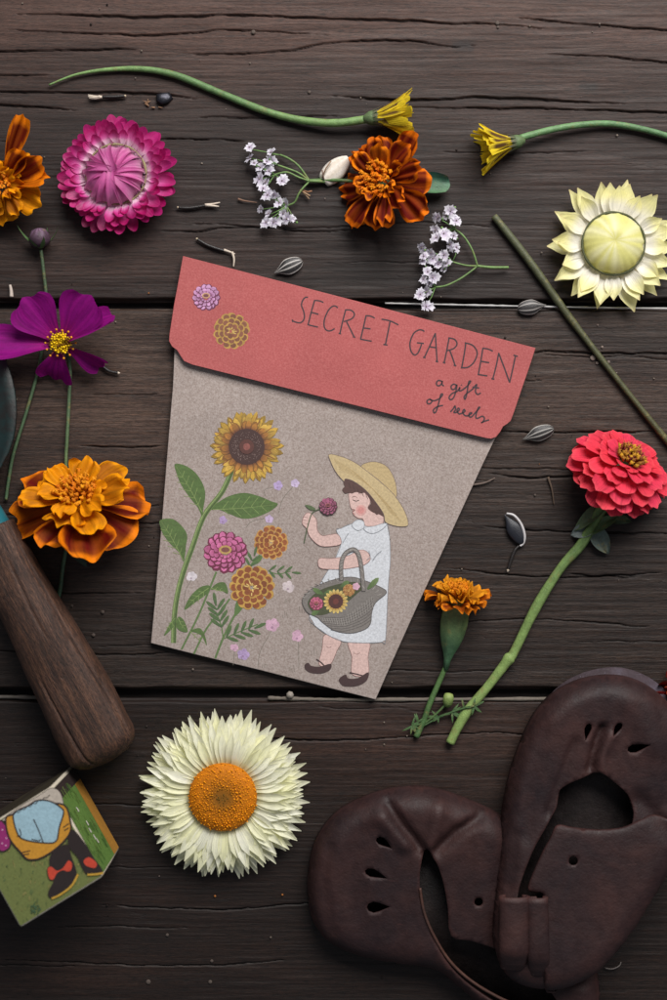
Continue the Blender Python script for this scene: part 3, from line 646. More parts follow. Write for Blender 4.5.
shape(q2([(285, 252), (330, 262), (390, 310), (440, 370), (480, 430), (495, 442), (478, 444), (455, 432), (445, 436), (430, 422), (400, 402), (415, 375), (408, 348), (385, 322), (365, 326), (340, 318), (318, 326), (298, 322), (282, 326), (268, 305), (280, 290), (274, 270)]), rgb(82, 56, 54), None)
for k in range(7): ink.stroke(q2([(300 + 22 * k, 270 + 14 * k), (312 + 22 * k, 300 + 14 * k)]), .5, rgb(58, 38, 38))
ink.lay()
STR = rgb(206, 184, 138)
shape(q2([(365, 188), (400, 166), (450, 165), (500, 190), (535, 250), (548, 310), (540, 345), (480, 280), (420, 230)]), mix(STR, rgb(190, 164, 112), .4), OUT)
shape(q2([(200, 125), (260, 135), (330, 165), (400, 215), (470, 272), (540, 340), (590, 420), (607, 480), (590, 495), (540, 492), (490, 472), (480, 430), (440, 370), (390, 310), (330, 265), (285, 250), (275, 262), (235, 215), (210, 165)]), STR, OUT)
for k in range(6): ink.stroke(q2([(225 + k * 6, 150 + k * 10), (330 + k * 12, 215 + k * 12), (430 + k * 14, 310 + k * 14), (520 + k * 10, 430 + k * 8)]), .35, rgb(184, 158, 108))
ink.lay()
shape(q2([(318, 482), (346, 461), (378, 470), (379, 500), (350, 516), (326, 502)]), DR, rgb(140, 146, 154)); shape(q2([(378, 502), (400, 526), (430, 530), (470, 512), (498, 482), (475, 480), (430, 494)]), DR, rgb(140, 146, 154))
shape(q2([(88, 425), (70, 445), (63, 480), (85, 505), (103, 548), (150, 592), (205, 597), (262, 583), (246, 536), (200, 538), (165, 542), (140, 512), (136, 462), (112, 432)]), SK, SKO)
for k in range(3): ink.stroke(q2([(66, 445 + 16 * k), (92, 450 + 16 * k)]), .45, SKO)
ink.stroke(q2([(270, 580), (290, 545), (300, 530)]), .5, rgb(140, 146, 154)); ink.lay()
ink.stroke(q2([(155, 405), (115, 425), (92, 490), (72, 580)]), 1.1, rgb(72, 92, 62)); ink.poly(q2([(76, 386), (105, 388), (132, 405), (108, 412)]), rgb(84, 108, 70)); ink.lay()
BK, BKD = rgb(128, 124, 120), rgb(82, 80, 80)
basket = q3([(63, 322), (90, 372), (140, 397), (170, 425), (230, 465), (310, 478), (380, 460), (412, 430), (420, 370), (440, 320), (495, 270), (460, 240), (380, 207), (310, 190), (220, 205), (130, 240), (75, 285)])
shape(q3([(150, 95), (150, 140), (200, 150), (280, 148), (370, 132), (412, 100), (395, 60), (355, 52), (300, 80), (210, 95)]), SK, SKO)
shape(basket, BK, BKD, .7)
for k in range(7):
    ink.stroke(q3([(150 + k * 10, 395 + 11 * k), (280, 395 + 12 * k), (380 - k * 2, 345 + 16 * k), (425 - k, 300 + 18 * k)]), .5, BKD)
for k in range(22):
    x = 165 + k * 12; ink.stroke(q3([(x, 400 - max(0, k - 9) * 9), (x + 8, 415 + 25 * math.sin(k / 7) - max(0, k - 9) * 6)]), .5, rgb(164, 160, 154))
for k in range(16): 
    a = 3.2 + k * .19; ink.stroke(q3([(270 + 205 * math.cos(a), 300 + 108 * math.sin(a)), (270 + 180 * math.cos(a + .06), 300 + 85 * math.sin(a + .06))]), .6, rgb(164, 160, 154))
ink.lay()
ink.poly(q3([(100, 350), (95, 310), (150, 260), (240, 228), (330, 215), (385, 240), (350, 270), (280, 330), (200, 375), (140, 385)]), rgb(66, 78, 50)); ink.lay()
for (x, y, a, L) in ((170, 280, -2.6, 12), (260, 240, -.6, 10), (150, 360, 2.6, 9), (175, 275, -.3, 9)):
    X, Y = q3([(x, y)])[0]; ink.pet(X, Y, a, L, 5, rgb(70, 100, 56), rgb(100, 130, 76))
X, Y = q3([(398, 252)])[0]; ink.pet(X, Y, -.8, 16, 5.5, rgb(78, 108, 60), rgb(110, 136, 84)); ink.lay()
X, Y = q3([(235, 315)])[0]
for i in range(18): ink.pet(X, Y, i * .349, 6.5, 3.2, rgb(196, 150, 70), rgb(226, 200, 120), 6)
ink.lay(); ink.dot(X, Y, 7.4, rgb(78, 38, 38), 14); ink.lay(); ink.dot(X, Y, 3, rgb(110, 50, 46), 8)
print_zinnia(ink, *q3([(135, 325)])[0], 7, rgb(150, 54, 84), rgb(208, 110, 142), (rgb(190, 120, 110), rgb(140, 60, 80)), 2, 10)
print_marigold(ink, *q3([(302, 258)])[0], 6, rgb(206, 160, 96), rgb(156, 100, 56), rgb(226, 190, 120), 9)
X, Y = q3([(340, 238)])[0]
for i in range(5): ink.dot(X + 2 * math.cos(i * 1.257), Y + 2 * math.sin(i * 1.257), 2, rgb(222, 176, 196), 7)
ink.lay()
hd = q3([(265, 205), (262, 150), (268, 100), (288, 65), (325, 48), (352, 75), (368, 150), (378, 262)])
ink.stroke(hd, 4.2, BKD); ink.lay(); ink.stroke(hd, 3.2, BK); ink.lay()
for k in range(0, 60, 2):
    pass
sp = spline([(p[0], p[1], 0) for p in hd], 6)
for a, b in zip(sp[::2], sp[1::2]): ink.stroke([(a.x - 1.2, a.y), (b.x + 1.2, b.y)], .6, rgb(172, 168, 162))
ink.lay()
ink.stroke(q3([(395, 100), (412, 85), (405, 55)]), .5, rgb(140, 146, 154)); ink.stroke(q3([(425, 105), (445, 75), (470, 55)]), .5, rgb(140, 146, 154)); ink.lay()
print_zinnia(ink, *q2([(195, 390)])[0], 9.2, rgb(92, 32, 60), rgb(170, 92, 126), (rgb(150, 90, 90), rgb(100, 40, 60)), 3, 12)
part(ink.mb, 'printed_girl', MPR, pk)

# ------------------------------------------------------------------ flowers
G1 = rgb(98, 132, 74); G2 = rgb(72, 104, 62); GD = rgb(48, 70, 48)
def stemcol(a, b): return lambda t, s: mix(a, b, t)

# yellow heads on long green stalks (closed, seen from the side)
def side_head(t, o, axis, n=26, L=33, spread=24, wide=6):
    mb = MB(); mb.M = frame(o, axis)
    for k in range(n):
        lay_ = k % 2; yel = jit(rgb(255, 224, 52), .08); brn = rgb(84, 50, 44); st = random.random() < .6
        def cf(tt, u, yel=yel, st=st and lay_ == 1, brn=brn): return mix(yel, brn, min(1, (1 - abs(u)) * 1.5) * (.95 if st else .0) * sst(0, .2, tt) * (1 - sst(.7, .92, tt)))
        petal(mb, 360 * k / n + random.uniform(-6, 6), 4.5 + lay_ * 1.5, 6, L * random.uniform(.82, 1.05), wide * random.uniform(.85, 1.15), 82 - spread * .4 + random.uniform(-6, 6), 84 - spread + random.uniform(-12, 10), strap, cup=.15, col=cf, nu=7, nv=6, tip=.12, roll=random.uniform(-.5, .5))
    mb.M = None; part(mb, 'corolla', MP, t)
    mb = MB(); lathe(mb, frame(o, axis), [(2.6, -9), (4, -7), (6.6, -3), (7.2, 1), (6.4, 6), (5.2, 10)], 14, lambda k, a: mix(G2, rgb(112, 124, 88), .5 + .5 * math.sin(a * 7)), lambda a, k: .06 * math.sin(a * 7))
    mb.M = frame(o, axis)
    for k in range(12): petal(mb, 30 * k, 6.0, -3, random.uniform(11, 17), 3, 80, 66, lance, col=lambda t, u: mix(G2, rgb(120, 104, 92), t), nu=3, nv=4)
    mb.M = None; part(mb, 'calyx', MS, t)
t = thing('yellow_flower', 'half closed yellow flower head on a long curved green stalk above the marigolds', 'flower', 385, 117, 'half closed yellow flowers')
side_head(t, W(372, 118, 13), (1, .1, .12), n=30, L=40, spread=28, wide=8.5)
mb = MB(); tube(mb, spline([W(49, 85, 3), W(75, 75, 3), W(105, 70, 3), W(140, 69, 3), W(175, 75, 3), W(220, 93, 3), W(265, 111, 4), W(300, 120, 6), W(335, 123, 9), W(368, 119, 11)], 8), lambda t: 1.0 + 2.6 * sst(0, .5, t) + .5 * sst(.6, 1, t), 10, lambda t, s: mix(rgb(96, 128, 80), rgb(120, 152, 92), .5 + .5 * math.sin(t * 9)), wob=.03)
part(mb, 'stalk', MS, t)
t = thing('yellow_flower', 'half closed yellow flower on a green stalk running off the right edge', 'flower', 500, 148, 'half closed yellow flowers')
side_head(t, W(516, 142, 13), (-1, -.25, .12), n=30, L=38, spread=32, wide=7)
mb = MB(); tube(mb, spline([W(520, 138, 11), W(550, 130, 9), W(580, 125, 7), W(612, 124, 5), W(650, 131, 4), W(700, 146, 4)], 8), lambda t: 3.4 - .4 * t, 10, stemcol(rgb(112, 150, 100), rgb(88, 124, 84)), wob=.03)
part(mb, 'stalk', MS, t)

# pale yellow strawflower
t = thing('strawflower', 'pale yellow strawflower with pointed petals and a smooth closed dome in the middle', 'strawflower', 611, 246, 'strawflowers lying on the boards')
o = W(611, 246, 9); mb = MB(); mb.M = tiltframe(o, (0, 0, 1))
for lay_, (n, r0, z0, L, e0, e1, wd) in enumerate(((14, 25, 0, 43, -2, 6, 18), (13, 27, 4, 38, 8, 10, 19), (12, 29, 6, 29, 14, 14, 18))):
    for i in range(n):
        base = jit(rgb(252, 246, 180), .05); tan = rgb(222, 196, 140)
        cf = lambda tt, u, base=base: mix(mix(rgb(252, 248, 236), base, sst(.3, .75, tt)), tan, sst(.9, 1.0, tt) * .7)
        petal(mb, 360 * (i + .5 * (lay_ % 2) + random.uniform(-.25, .25)) / n, r0, z0, L * random.uniform(.88, 1.06), wd * random.uniform(.85, 1.1), e0 + random.uniform(-5, 5), e1 + random.uniform(-8, 14), spear, cup=random.uniform(.15, .45), col=cf, nu=5, nv=8, roll=random.uniform(-.2, .2))
mb.M = None; part(mb, 'corolla', MPD, t)
mb = MB(); prof = []
for k in range(14):
    a = k / 13 * math.pi / 2; prof.append((30 * math.cos(a) ** .8 + .2, 9 + 17 * math.sin(a) - 1.5 * sst(.9, 1, k / 13)))
lathe(mb, tiltframe(o, (-.03, .05, 1)), [(24, 0), (29, 5)] + prof, 96, lambda k, a: mix(mix(rgb(240, 235, 150), rgb(252, 248, 196), .5 + .5 * math.sin(a * 9 + math.sin(a * 3) * 2 + k * 2)), rgb(208, 200, 90), sst(.9, 1.0, k) * .6), lambda a, k: .016 * math.sin(a * 11 + 2 * math.sin(3 * a)) + .012 * math.sin(a * 23 + 1))
part(mb, 'centre_dome', MPD, t)
mb = MB(); tube(mb, [o + Vector((30.8 * math.cos(a), 30.8 * math.sin(a), 12.5)) for a in (6.2832 * i / 60 for i in range(61))], lambda t: 1.15 + .4 * math.sin(t * 40) * math.sin(t * 17), 5, rgb(80, 84, 52), cap=False); part(mb, 'dome_rim', MS, t)
mb = MB(); lathe(mb, tiltframe(W(611, 246, 0), (0, 0, 1)), [(6, 0), (18, 4), (26, 10)], 14, lambda k, a: rgb(150, 150, 90)); part(mb, 'calyx', MS, t)

# magenta strawflower
t = thing('strawflower', 'magenta strawflower with shiny pink petals and a puckered closed centre', 'strawflower', 118, 177, 'strawflowers lying on the boards')
o = W(118, 177, 10); mb = MB(); mb.M = tiltframe(o, (-.05, .05, 1))
mag = rgb(180, 12, 100); pale = rgb(250, 216, 234)
for lay_, (n, r0, z0, L, e0, e1, wd) in enumerate(((26, 25, 0, 36, 0, 14, 13), (26, 27, 4, 32, 10, 22, 12), (26, 29, 7, 25, 20, 34, 11), (22, 31, 9, 16, 30, 44, 10))):
    for i in range(n):
        m2 = jit(mix(mag, rgb(210, 60, 150), random.random() * .5), .15)
        cf = lambda tt, u, m2=m2: mix(mix(pale, rgb(232, 110, 186), sst(.2, .5, tt)), m2, sst(.42, .85, tt))
        petal(mb, 360 * (i + .5 * (lay_ % 2) + random.uniform(-.3, .3)) / n, r0, z0, L * random.uniform(.85, 1.05), wd * random.uniform(.85, 1.15), e0 + random.uniform(-6, 6), e1 + random.uniform(-14, 18), spoon, cup=random.uniform(.05, .5), col=cf, nu=7, nv=7, roll=random.uniform(-.35, .35), tip=.4)
mb.M = None; part(mb, 'corolla', MPD, t)
mb = MB(); mb.M = tiltframe(o + Vector((-2, -1, 10)), (-.08, .02, 1))
for k in range(17):
    a = 360 * k / 17 + random.uniform(-6, 6); m2 = jit(rgb(226, 112, 180), .15)
    petal(mb, a, 28, random.uniform(-1, 1), random.uniform(33, 40), random.uniform(12, 18), 82, random.uniform(188, 208), lambda t: 1.0 - .6 * t, cup=-.35, col=lambda tt, u, m2=m2: mix(mix(rgb(232, 170, 204), m2, sst(0, .5, tt)), rgb(150, 40, 110), sst(.8, 1, tt) * .5 + .35 * abs(u) ** 3), nu=5, nv=10, bend=random.uniform(-.05, .25), roll=.12, ez=.8)
blobc = rgb(70, 18, 44)
blob(mb, (0, 0, 6), 17, blobc, 12, 6, .6)
mb.M = None; part(mb, 'centre_bracts', MPD, t)
mb = MB(); tube(mb, [o + Vector((29.5 * math.cos(a), 29.5 * math.sin(a), 11.5 + random.uniform(-.5, .5))) for a in (6.2832 * i / 50 for i in range(51))], lambda t: 1.0 + .6 * math.sin(t * 40) * math.sin(t * 17), 5, rgb(150, 140, 100), cap=False); part(mb, 'centre_rim', MS, t)

# white strawflower
t = thing('strawflower', 'large white strawflower with many thin petals and an orange disc', 'strawflower', 224, 794, 'strawflowers lying on the boards')
o = W(224, 794, 12); mb = MB(); mb.M = tiltframe(o, (0, 0, 1))
for lay_, (n, r0, z0, L, e0, e1, wd) in enumerate(((50, 28, 0, 57, -4, 0, 10.5), (52, 28, 2, 55, 3, -3, 10.5), (52, 29, 4, 51, 9, -5, 10), (52, 30, 6, 44, 15, -5, 9), (48, 31, 8, 33, 22, -3, 8))):
    for i in range(n):
        c0 = jit(mix(rgb(254, 253, 238), rgb(252, 251, 212), random.random()), .03)
        cf = lambda tt, u, c0=c0: mix(mix(rgb(232, 228, 178), c0, sst(.05, .3, tt)), rgb(244, 242, 206), sst(.8, 1, tt) * .6)
        petal(mb, 360 * (i + .5 * (lay_ % 2) + random.uniform(-.3, .3)) / n, r0, z0, L * random.uniform(.88, 1.05), wd * random.uniform(.85, 1.2), e0 + random.uniform(-5, 5), e1 + random.uniform(-10, 10), ray, cup=random.uniform(.2, .55), col=cf, nu=5, nv=7, roll=random.uniform(-.25, .25), bend=random.uniform(-.08, .08))
mb.M = None; part(mb, 'corolla', MPD, t)
mb = MB(); base = tiltframe(o + Vector((0, 0, 14)), (0, 0, 1))
lathe(mb, base, [(30, -14), (33, -3), (33.5, 0), (31, 3), (22, 6), (10, 6.5), (.5, 6)], 32, lambda k, a: mix(rgb(206, 120, 16), rgb(100, 76, 30), sst(.55, 1, k) * .8)); mb.M = base
for i in range(640):
    r = 33.5 * math.sqrt((i + .5) / 640); a = i * 2.39996; zz = 6.5 - 6.5 * (r / 34) ** 4 - (1.2 if r < 9 else 0)
    c = jit(mix(rgb(112, 88, 36), rgb(242, 160, 24), sst(6, 14, r)), .22)
    blob(mb, (r * math.cos(a) + random.uniform(-.8, .8), r * math.sin(a) + random.uniform(-.8, .8), zz + random.uniform(-.4, .8)), random.uniform(.5, 1.05), c, 5, 3, random.uniform(1.2, 2.2))
mb.M = None; part(mb, 'disc', MF, t)
mb = MB(); lathe(mb, tiltframe(W(224, 794, 0), (0, 0, 1)), [(8, 0), (22, 4), (30, 13)], 14, lambda k, a: rgb(150, 150, 96)); part(mb, 'calyx', MS, t)

# marigolds
OR, OY, RD = rgb(250, 136, 6), rgb(254, 164, 4), rgb(98, 6, 5)
def mpet(redness, edge=OR, rd=RD, ew=.8):
    e = jit(edge, .08); k = random.uniform(.85, 1.1)
    def cf(t, u):
        inner = (1 - sst(ew - .05, .92, abs(u + .12 * math.sin(t * 7 + k * 40)))) * (1 - sst(.8, .95, t)) * sst(.0, .1, t)
        streak = .9 + .1 * math.sin(u * 9 + t * 2)
        return mix(e, rd, min(1, inner * redness * k * 1.15) * streak)
    return cf
def florets(mb, n, R, zf, L, c0, c1):
    for i in range(n):
        r = R * math.sqrt((i + .5) / n); a = i * 2.4; b = Vector((r * math.cos(a), r * math.sin(a), zf - .25 * r)); lean = Vector((math.cos(a) * .5 * r / R + random.uniform(-.3, .3), math.sin(a) * .5 * r / R + random.uniform(-.3, .3), 1)) * L * random.uniform(.7, 1.2)
        c = jit(mix(c0, c1, random.random()), .15); tube(mb, [b, b + lean * .6, b + lean], lambda t: 1.0 + 1.1 * t, 5, c); e = b + lean
        for q in range(3):
            d = Vector((math.cos(a + q * 2.1), math.sin(a + q * 2.1), .4)) * 2.2; i0 = mb.vert(e, c); i1 = mb.vert(e + d + Vector((-d.y, d.x, 0)) * .4, c); i2 = mb.vert(e + d - Vector((-d.y, d.x, 0)) * .4, c); mb.face(i0, i1, i2)
def marigold(t, o, axis, rings, nflo, Rf, zf, Lf, seed, cf0=rgb(240, 160, 24), cf1=rgb(214, 112, 12), extra=()):
    random.seed(seed); mb = MB(); mb.M = tiltframe(o, axis)
    for (n, off, r0, z0, L, Wd, e0, e1, red, edge) in rings:
        for i in range(n):
            petal(mb, off + 360 * i / n + random.uniform(-9, 9), r0, z0, L * random.uniform(.8, 1.14), Wd * random.uniform(.8, 1.15), e0 + random.uniform(-11, 11), e1 + random.uniform(-20, 16), fan, cup=random.uniform(-.2, .5), ruf=random.uniform(2.0, 4.4), rk=random.choice((4, 6, 7)), col=mpet(red * random.uniform(.6, 1.1), edge), nu=17, nv=13, tip=.2, notch=random.choice((0, .1, .18)), roll=random.uniform(-.25, .25))
    for args in extra:
        az, r0, z0, L, Wd, e0, e1, red, roll = args
        petal(mb, az, r0, z0, L, Wd, e0, e1, fan, cup=.5, ruf=2.5, rk=5, col=mpet(red), nu=11, nv=11, tip=.2, notch=.12, roll=roll)
    mb.M = None; part(mb, 'corolla', MP, t)
    mb = MB(); mb.M = tiltframe(o, axis); florets(mb, nflo, Rf, zf, Lf, cf0, cf1); mb.M = None; part(mb, 'centre_florets', MF, t)
t = thing('marigold', 'big orange marigold with dark red lower petals beside the wooden trowel handle', 'marigold', 80, 500, 'loose marigolds')
marigold(t, W(79, 505, 26), (.0, .66, .75), ((8, 12, 8, 0, 60, 48, 2, -14, 1.3, OR), (7, 44, 8, 7, 47, 38, 24, 2, .6, OY), (6, 10, 7, 13, 32, 30, 42, 14, .3, OY)), 60, 17, 21, 9, 21)
mb = MB(); tube(mb, spline([W(72, 520, 16), W(64, 560, 8), W(60, 590, 5), W(54, 618, 4), W(50, 640, 3)], 7), 2.0, 8, stemcol(rgb(72, 98, 74), rgb(60, 88, 70)), wob=.05)
lathe(mb, tiltframe(W(77, 512, 12), (.05, .56, .83)), [(3, -16), (7, -10), (11, 0), (12, 10)], 12, lambda k, a: mix(G2, GD, .5 + .5 * math.sin(a * 6)))
part(mb, 'stalk', MS, t)
mb = MB(); mb.M = tiltframe(W(70, 540, 5), (0, 0, 1)); petal(mb, -58, 0, 0, 32, 13, 8, -8, lance, cup=.3, col=lambda t, u: mix(GD, rgb(40, 62, 50), t)); mb.M = None; part(mb, 'leaf', MS, t)

t = thing('marigold', 'dark red and orange marigold with a green leaf behind, below the yellow flower head', 'marigold', 388, 185, 'loose marigolds')
ORD = rgb(240, 120, 8)
marigold(t, W(386, 184, 18), (-.5, .06, .86), ((7, 5, 7, 0, 51, 32, 8, -4, 1.9, ORD), (8, -40, 7, 5, 45, 24, 28, 12, 1.7, ORD), (6, 15, 7, 9, 30, 19, 50, 34, 1.0, OR)), 50, 14, 18, 9, 31, rgb(240, 150, 20), rgb(224, 112, 10))
mb = MB(); tube(mb, spline([W(375, 184, 10), W(350, 181, 6), W(325, 180, 4), W(306, 181, 3)], 6), 1.8, 8, rgb(86, 116, 66)); lathe(mb, tiltframe(W(386, 185, 6), (-.3, .06, .95)), [(4, -5), (9, 0), (12, 12)], 12, lambda k, a: G2); part(mb, 'stalk', MS, t)
mb = MB(); mb.M = tiltframe(W(408, 182, 8), (0, 0, 1)); petal(mb, -4, 0, 0, 42, 21, 6, -4, strap, cup=.45, col=lambda t, u: mix(rgb(76, 116, 78), rgb(44, 84, 72), .5 + .5 * u), tip=.2, ruf=1.2, nu=7); mb.M = None; part(mb, 'leaf', MS, t)

t = thing('marigold', 'golden orange marigold cut off by the left edge with one tall curled petal', 'marigold', 4, 190, 'loose marigolds')
YO = rgb(252, 164, 8)
marigold(t, W(2, 188, 16), (-.1, -.05, 1), ((5, 200, 6, 0, 38, 28, 14, 0, .35, YO), (6, 10, 6, 4, 30, 24, 30, 10, .6, YO), (5, 30, 6, 8, 22, 18, 48, 25, .4, YO)), 40, 12, 13, 8, 43, extra=((66, 10, 4, 66, 19, 24, 10, .9, .7), (28, 10, 4, 46, 26, 26, 12, .8, .6), (8, 12, 4, 42, 26, 18, 6, .5, -.5), (46, 8, 6, 40, 22, 34, 16, 1.0, .2)))

t = thing('marigold', 'small orange marigold seen from the side on a swollen green calyx beside the packet', 'marigold', 452, 640, 'loose marigolds')
ax = (.06, .93, .36)
marigold(t, W(457, 606, 14), ax, ((12, 0, 7, 2, 27, 16, 40, -4, .8, rgb(236, 136, 22)), (11, 15, 6, 5, 24, 14, 58, 20, .5, rgb(240, 160, 30)), (9, 5, 4, 6, 20, 12, 70, 45, .3, rgb(238, 164, 30))), 24, 8, 16, 8, 53, rgb(232, 150, 24), rgb(214, 120, 16))
mb = MB(); lathe(mb, tiltframe(W(457, 606, 14), (.16, .95, .1)), [(2.5, -66), (3.6, -55), (5.6, -48), (9, -40), (12, -30), (13.6, -18), (13.2, -6), (12, 3), (12.6, 6)], 26, lambda k, a: mix(mix(rgb(72, 106, 76), rgb(118, 132, 76), sst(.3, .95, k)), rgb(142, 116, 70), .5 * max(0, math.sin(a * 8)) * sst(.5, 1, k)), lambda a, k: .035 * math.sin(a * 8)); part(mb, 'calyx', MS, t)
mb = MB(); tube(mb, spline([W(447, 664, 8), W(440, 680, 5), W(430, 703, 4), W(424, 720, 3), W(416, 737, 3)], 7), lambda t: 2.6 + .5 * t, 8, stemcol(rgb(92, 124, 72), rgb(74, 106, 62)), wob=.05)
tube(mb, spline([W(421, 726, 3), W(434, 716, 5), W(444, 706, 7), W(447, 700, 8)], 5), 1.2, 6, rgb(80, 108, 62)); tube(mb, spline([W(421, 727, 3), W(440, 717, 4), W(458, 710, 6), W(474, 706, 12)], 5), 1.1, 6, rgb(72, 100, 60))
part(mb, 'stalk', MS, t)
mb = MB(); lathe(mb, tiltframe(W(448, 701, 8), (.1, .95, .25)), [(2.5, -6), (5, -2), (5.5, 3), (4.4, 7), (1.5, 8)], 12, lambda k, a: mix(rgb(110, 138, 74), rgb(150, 166, 96), k)); part(mb, 'side_bud', MS, t)
for (x, y, n) in ((438, 717, 7), (452, 712, 8), (464, 708, 9), (474, 706, 8), (412, 726, 8), (418, 722, 6)):
    mb = MB()
    for k in range(n):
        mb.M = tiltframe(W(x, y, 5 if x < 470 else 11), (0, 0, 1)); petal(mb, random.uniform(0, 360), 0, 0, random.uniform(6, 12), 2.2, 25, -15, lance, col=lambda t, u: mix(rgb(62, 92, 54), rgb(84, 112, 66), t), nu=3, nv=3)
    mb.M = None; part(mb, 'leaf', MS, t)

t = thing('marigold', 'dark red marigold just peeking in at the right edge beside the leather shoe', 'marigold', 690, 690, 'loose marigolds')
marigold(t, W(697, 690, 16), (-.2, 0, 1), ((8, 0, 6, 0, 36, 26, 10, -10, 1.7, rgb(96, 22, 14)), (7, 22, 6, 4, 28, 20, 30, 10, 1.6, rgb(130, 44, 18))), 24, 10, 8, 7, 61)

# zinnia
random.seed(71)
t = thing('zinnia', 'coral pink zinnia with layered petals and a golden centre on a thick green stalk', 'zinnia', 600, 560)
o = W(620, 471, 22); M = tiltframe(o, (.32, .66, .68)); mb = MB(); mb.M = M
cz = rgb(232, 62, 78)
for lay_, (n, r0, z0, L, Wd, e0, e1) in enumerate(((13, 14, -2, 38, 23, -16, -30), (13, 14, 2, 41, 23, -6, -22), (13, 13, 6, 40, 22, 6, -16), (12, 12, 11, 34, 20, 14, -8), (11, 11, 15, 26, 18, 22, 2), (9, 10, 17, 17, 15, 36, 14))):
    for i in range(n):
        c0 = jit(mix(cz, rgb(222, 58, 100), random.random() * .6), .1)
        petal(mb, 360 * (i + .5 * (lay_ % 2) + random.uniform(-.2, .2)) / n, r0, z0, L * random.uniform(.9, 1.06), Wd * random.uniform(.9, 1.12), e0 + random.uniform(-5, 5), e1 + random.uniform(-10, 8), spoon, cup=random.uniform(-.05, .3), col=lambda tt, u, c0=c0: mix(mix(rgb(206, 74, 84), c0, sst(0, .5, tt)), rgb(240, 96, 104), sst(.85, 1, tt) * .5), nu=9, nv=9, tip=.2, notch=random.choice((0, .06, .12)), roll=random.uniform(-.2, .2))
mb.M = None; part(mb, 'corolla', MP, t)
mb = MB(); mb.M = M; florets(mb, 40, 13, 23, 6, rgb(214, 160, 42), rgb(120, 52, 40))
for i in range(26):
    a = random.uniform(0, 6.28); r = random.uniform(2, 11); b = Vector((r * math.cos(a), r * math.sin(a), 22)); tube(mb, [b, b + Vector((math.cos(a) * 2, math.sin(a) * 2, random.uniform(4, 8)))], lambda t: 1.6 * (1 - t * .6), 5, jit(rgb(128, 44, 44), .3))
mb.M = None; part(mb, 'centre_florets', MF, t)
mb = MB(); tube(mb, spline([W(612, 492, 10), W(601, 510, 9), W(592, 526, 8), W(580, 546, 6), W(563, 565, 5.5), W(545, 592, 5), W(531, 617, 5), W(514, 652, 5), W(508, 660, 5.5), W(489, 685, 5), W(470, 708, 5), W(459, 725, 5), W(450, 743, 4.6)], 6), lambda t: (5.9 - 1.1 * sst(0, .3, t) + .3 * math.sin(t * 31)) * (1 + .22 * math.exp(-((t - .655) / .018) ** 2)), 12, lambda t, s: mix(mix(rgb(94, 122, 66), rgb(132, 158, 88), sst(.2, .8, t)), rgb(150, 170, 110), .4 * max(0, math.sin(s * 25))), wob=.02)
part(mb, 'stalk', MS, t)
lathe_m = tiltframe(o + Vector((0, 0, -6)), (.26, .42, .87)); mb = MB(); lathe(mb, lathe_m, [(5, -10), (11, -6), (15, 2), (14, 8)], 16, lambda k, a: mix(rgb(84, 104, 58), rgb(60, 78, 48), .5 + .5 * math.sin(a * 8))); part(mb, 'calyx', MS, t)
for (x, y, z, az, L, Wd, e0, e1, c, rl) in ((604, 505, 8, 222, 40, 15, 20, -25, rgb(92, 108, 76), .6), (592, 528, 6, 200, 22, 16, 10, -20, rgb(120, 130, 128), .4), (588, 532, 6, 28, 34, 15, 40, -10, rgb(92, 116, 74), -.6), (594, 528, 6, 300, 30, 18, 5, -10, rgb(98, 112, 104), .2), (606, 515, 8, 345, 26, 12, 20, 0, rgb(66, 84, 54), .2)):
    mb = MB(); mb.M = tiltframe(W(x, y, z), (0, 0, 1)); petal(mb, az, 0, 0, L, Wd, e0, e1, lance, cup=.5, ruf=1.2, col=lambda t, u, c=c: mix(c, tuple(v * .7 for v in c), t * .5 + .3 * (1 - abs(u))), roll=rl, nu=7)
    mb.M = None; part(mb, 'leaf', MS, t)

# cosmos
random.seed(5)
t = thing('cosmos', 'purple cosmos with yellow stamens on a thin green stalk above the orange marigold', 'cosmos', 62, 345)
pc = rgb(146, 14, 124); pc2 = rgb(122, 8, 112)
for (az, L, Wd, e0, e1, roll, cup) in ((127, 53, 47, 22, 10, .05, .22), (54, 55, 48, 24, 8, -.1, .22), (25, 60, 36, 28, 4, -.95, .35), (181, 70, 40, 14, 2, .55, .3), (256, 38, 38, 5, -58, .1, .3), (332, 44, 24, 18, -40, .6, .4)):
    mb = MB(); mb.M = tiltframe(W(61, 344, 24), (0, -.12, 1))
    petal(mb, az, 5, 0, L, Wd, e0, e1, fan, cup=cup, ruf=1.3, rk=7, col=lambda tt, u: mix(mix(rgb(160, 20, 120), pc, sst(.1, .5, tt)), pc2, .5 * abs(math.sin(u * 8))), nu=11, nv=11, tip=.12, notch=.08, roll=roll)
    mb.M = None; part(mb, 'petal', MP, t)
mb = MB(); mb.M = tiltframe(W(61, 343, 25), (0, -.12, 1))
blob(mb, (0, 0, 0), 9, rgb(190, 150, 20), 12, 6, .6)
for i in range(70):
    r = 11 * math.sqrt((i + .5) / 70); a = i * 2.4; blob(mb, (r * math.cos(a), r * math.sin(a), 6 - r * .2 + random.uniform(-1, 2)), random.uniform(1, 1.7), jit(rgb(240, 200, 30), .2) if random.random() < .75 else rgb(110, 70, 20), 5, 3, 1.3)
for i in range(14):
    a = i * .45; r = random.uniform(12, 16); blob(mb, (r * math.cos(a), r * math.sin(a), 6), 1.4, jit(rgb(226, 150, 40), .2), 5, 3); tube(mb, [(8 * math.cos(a), 8 * math.sin(a), 3), (r * math.cos(a), r * math.sin(a), 6)], .5, 4, rgb(120, 60, 40))
mb.M = None; part(mb, 'disc', MF, t)
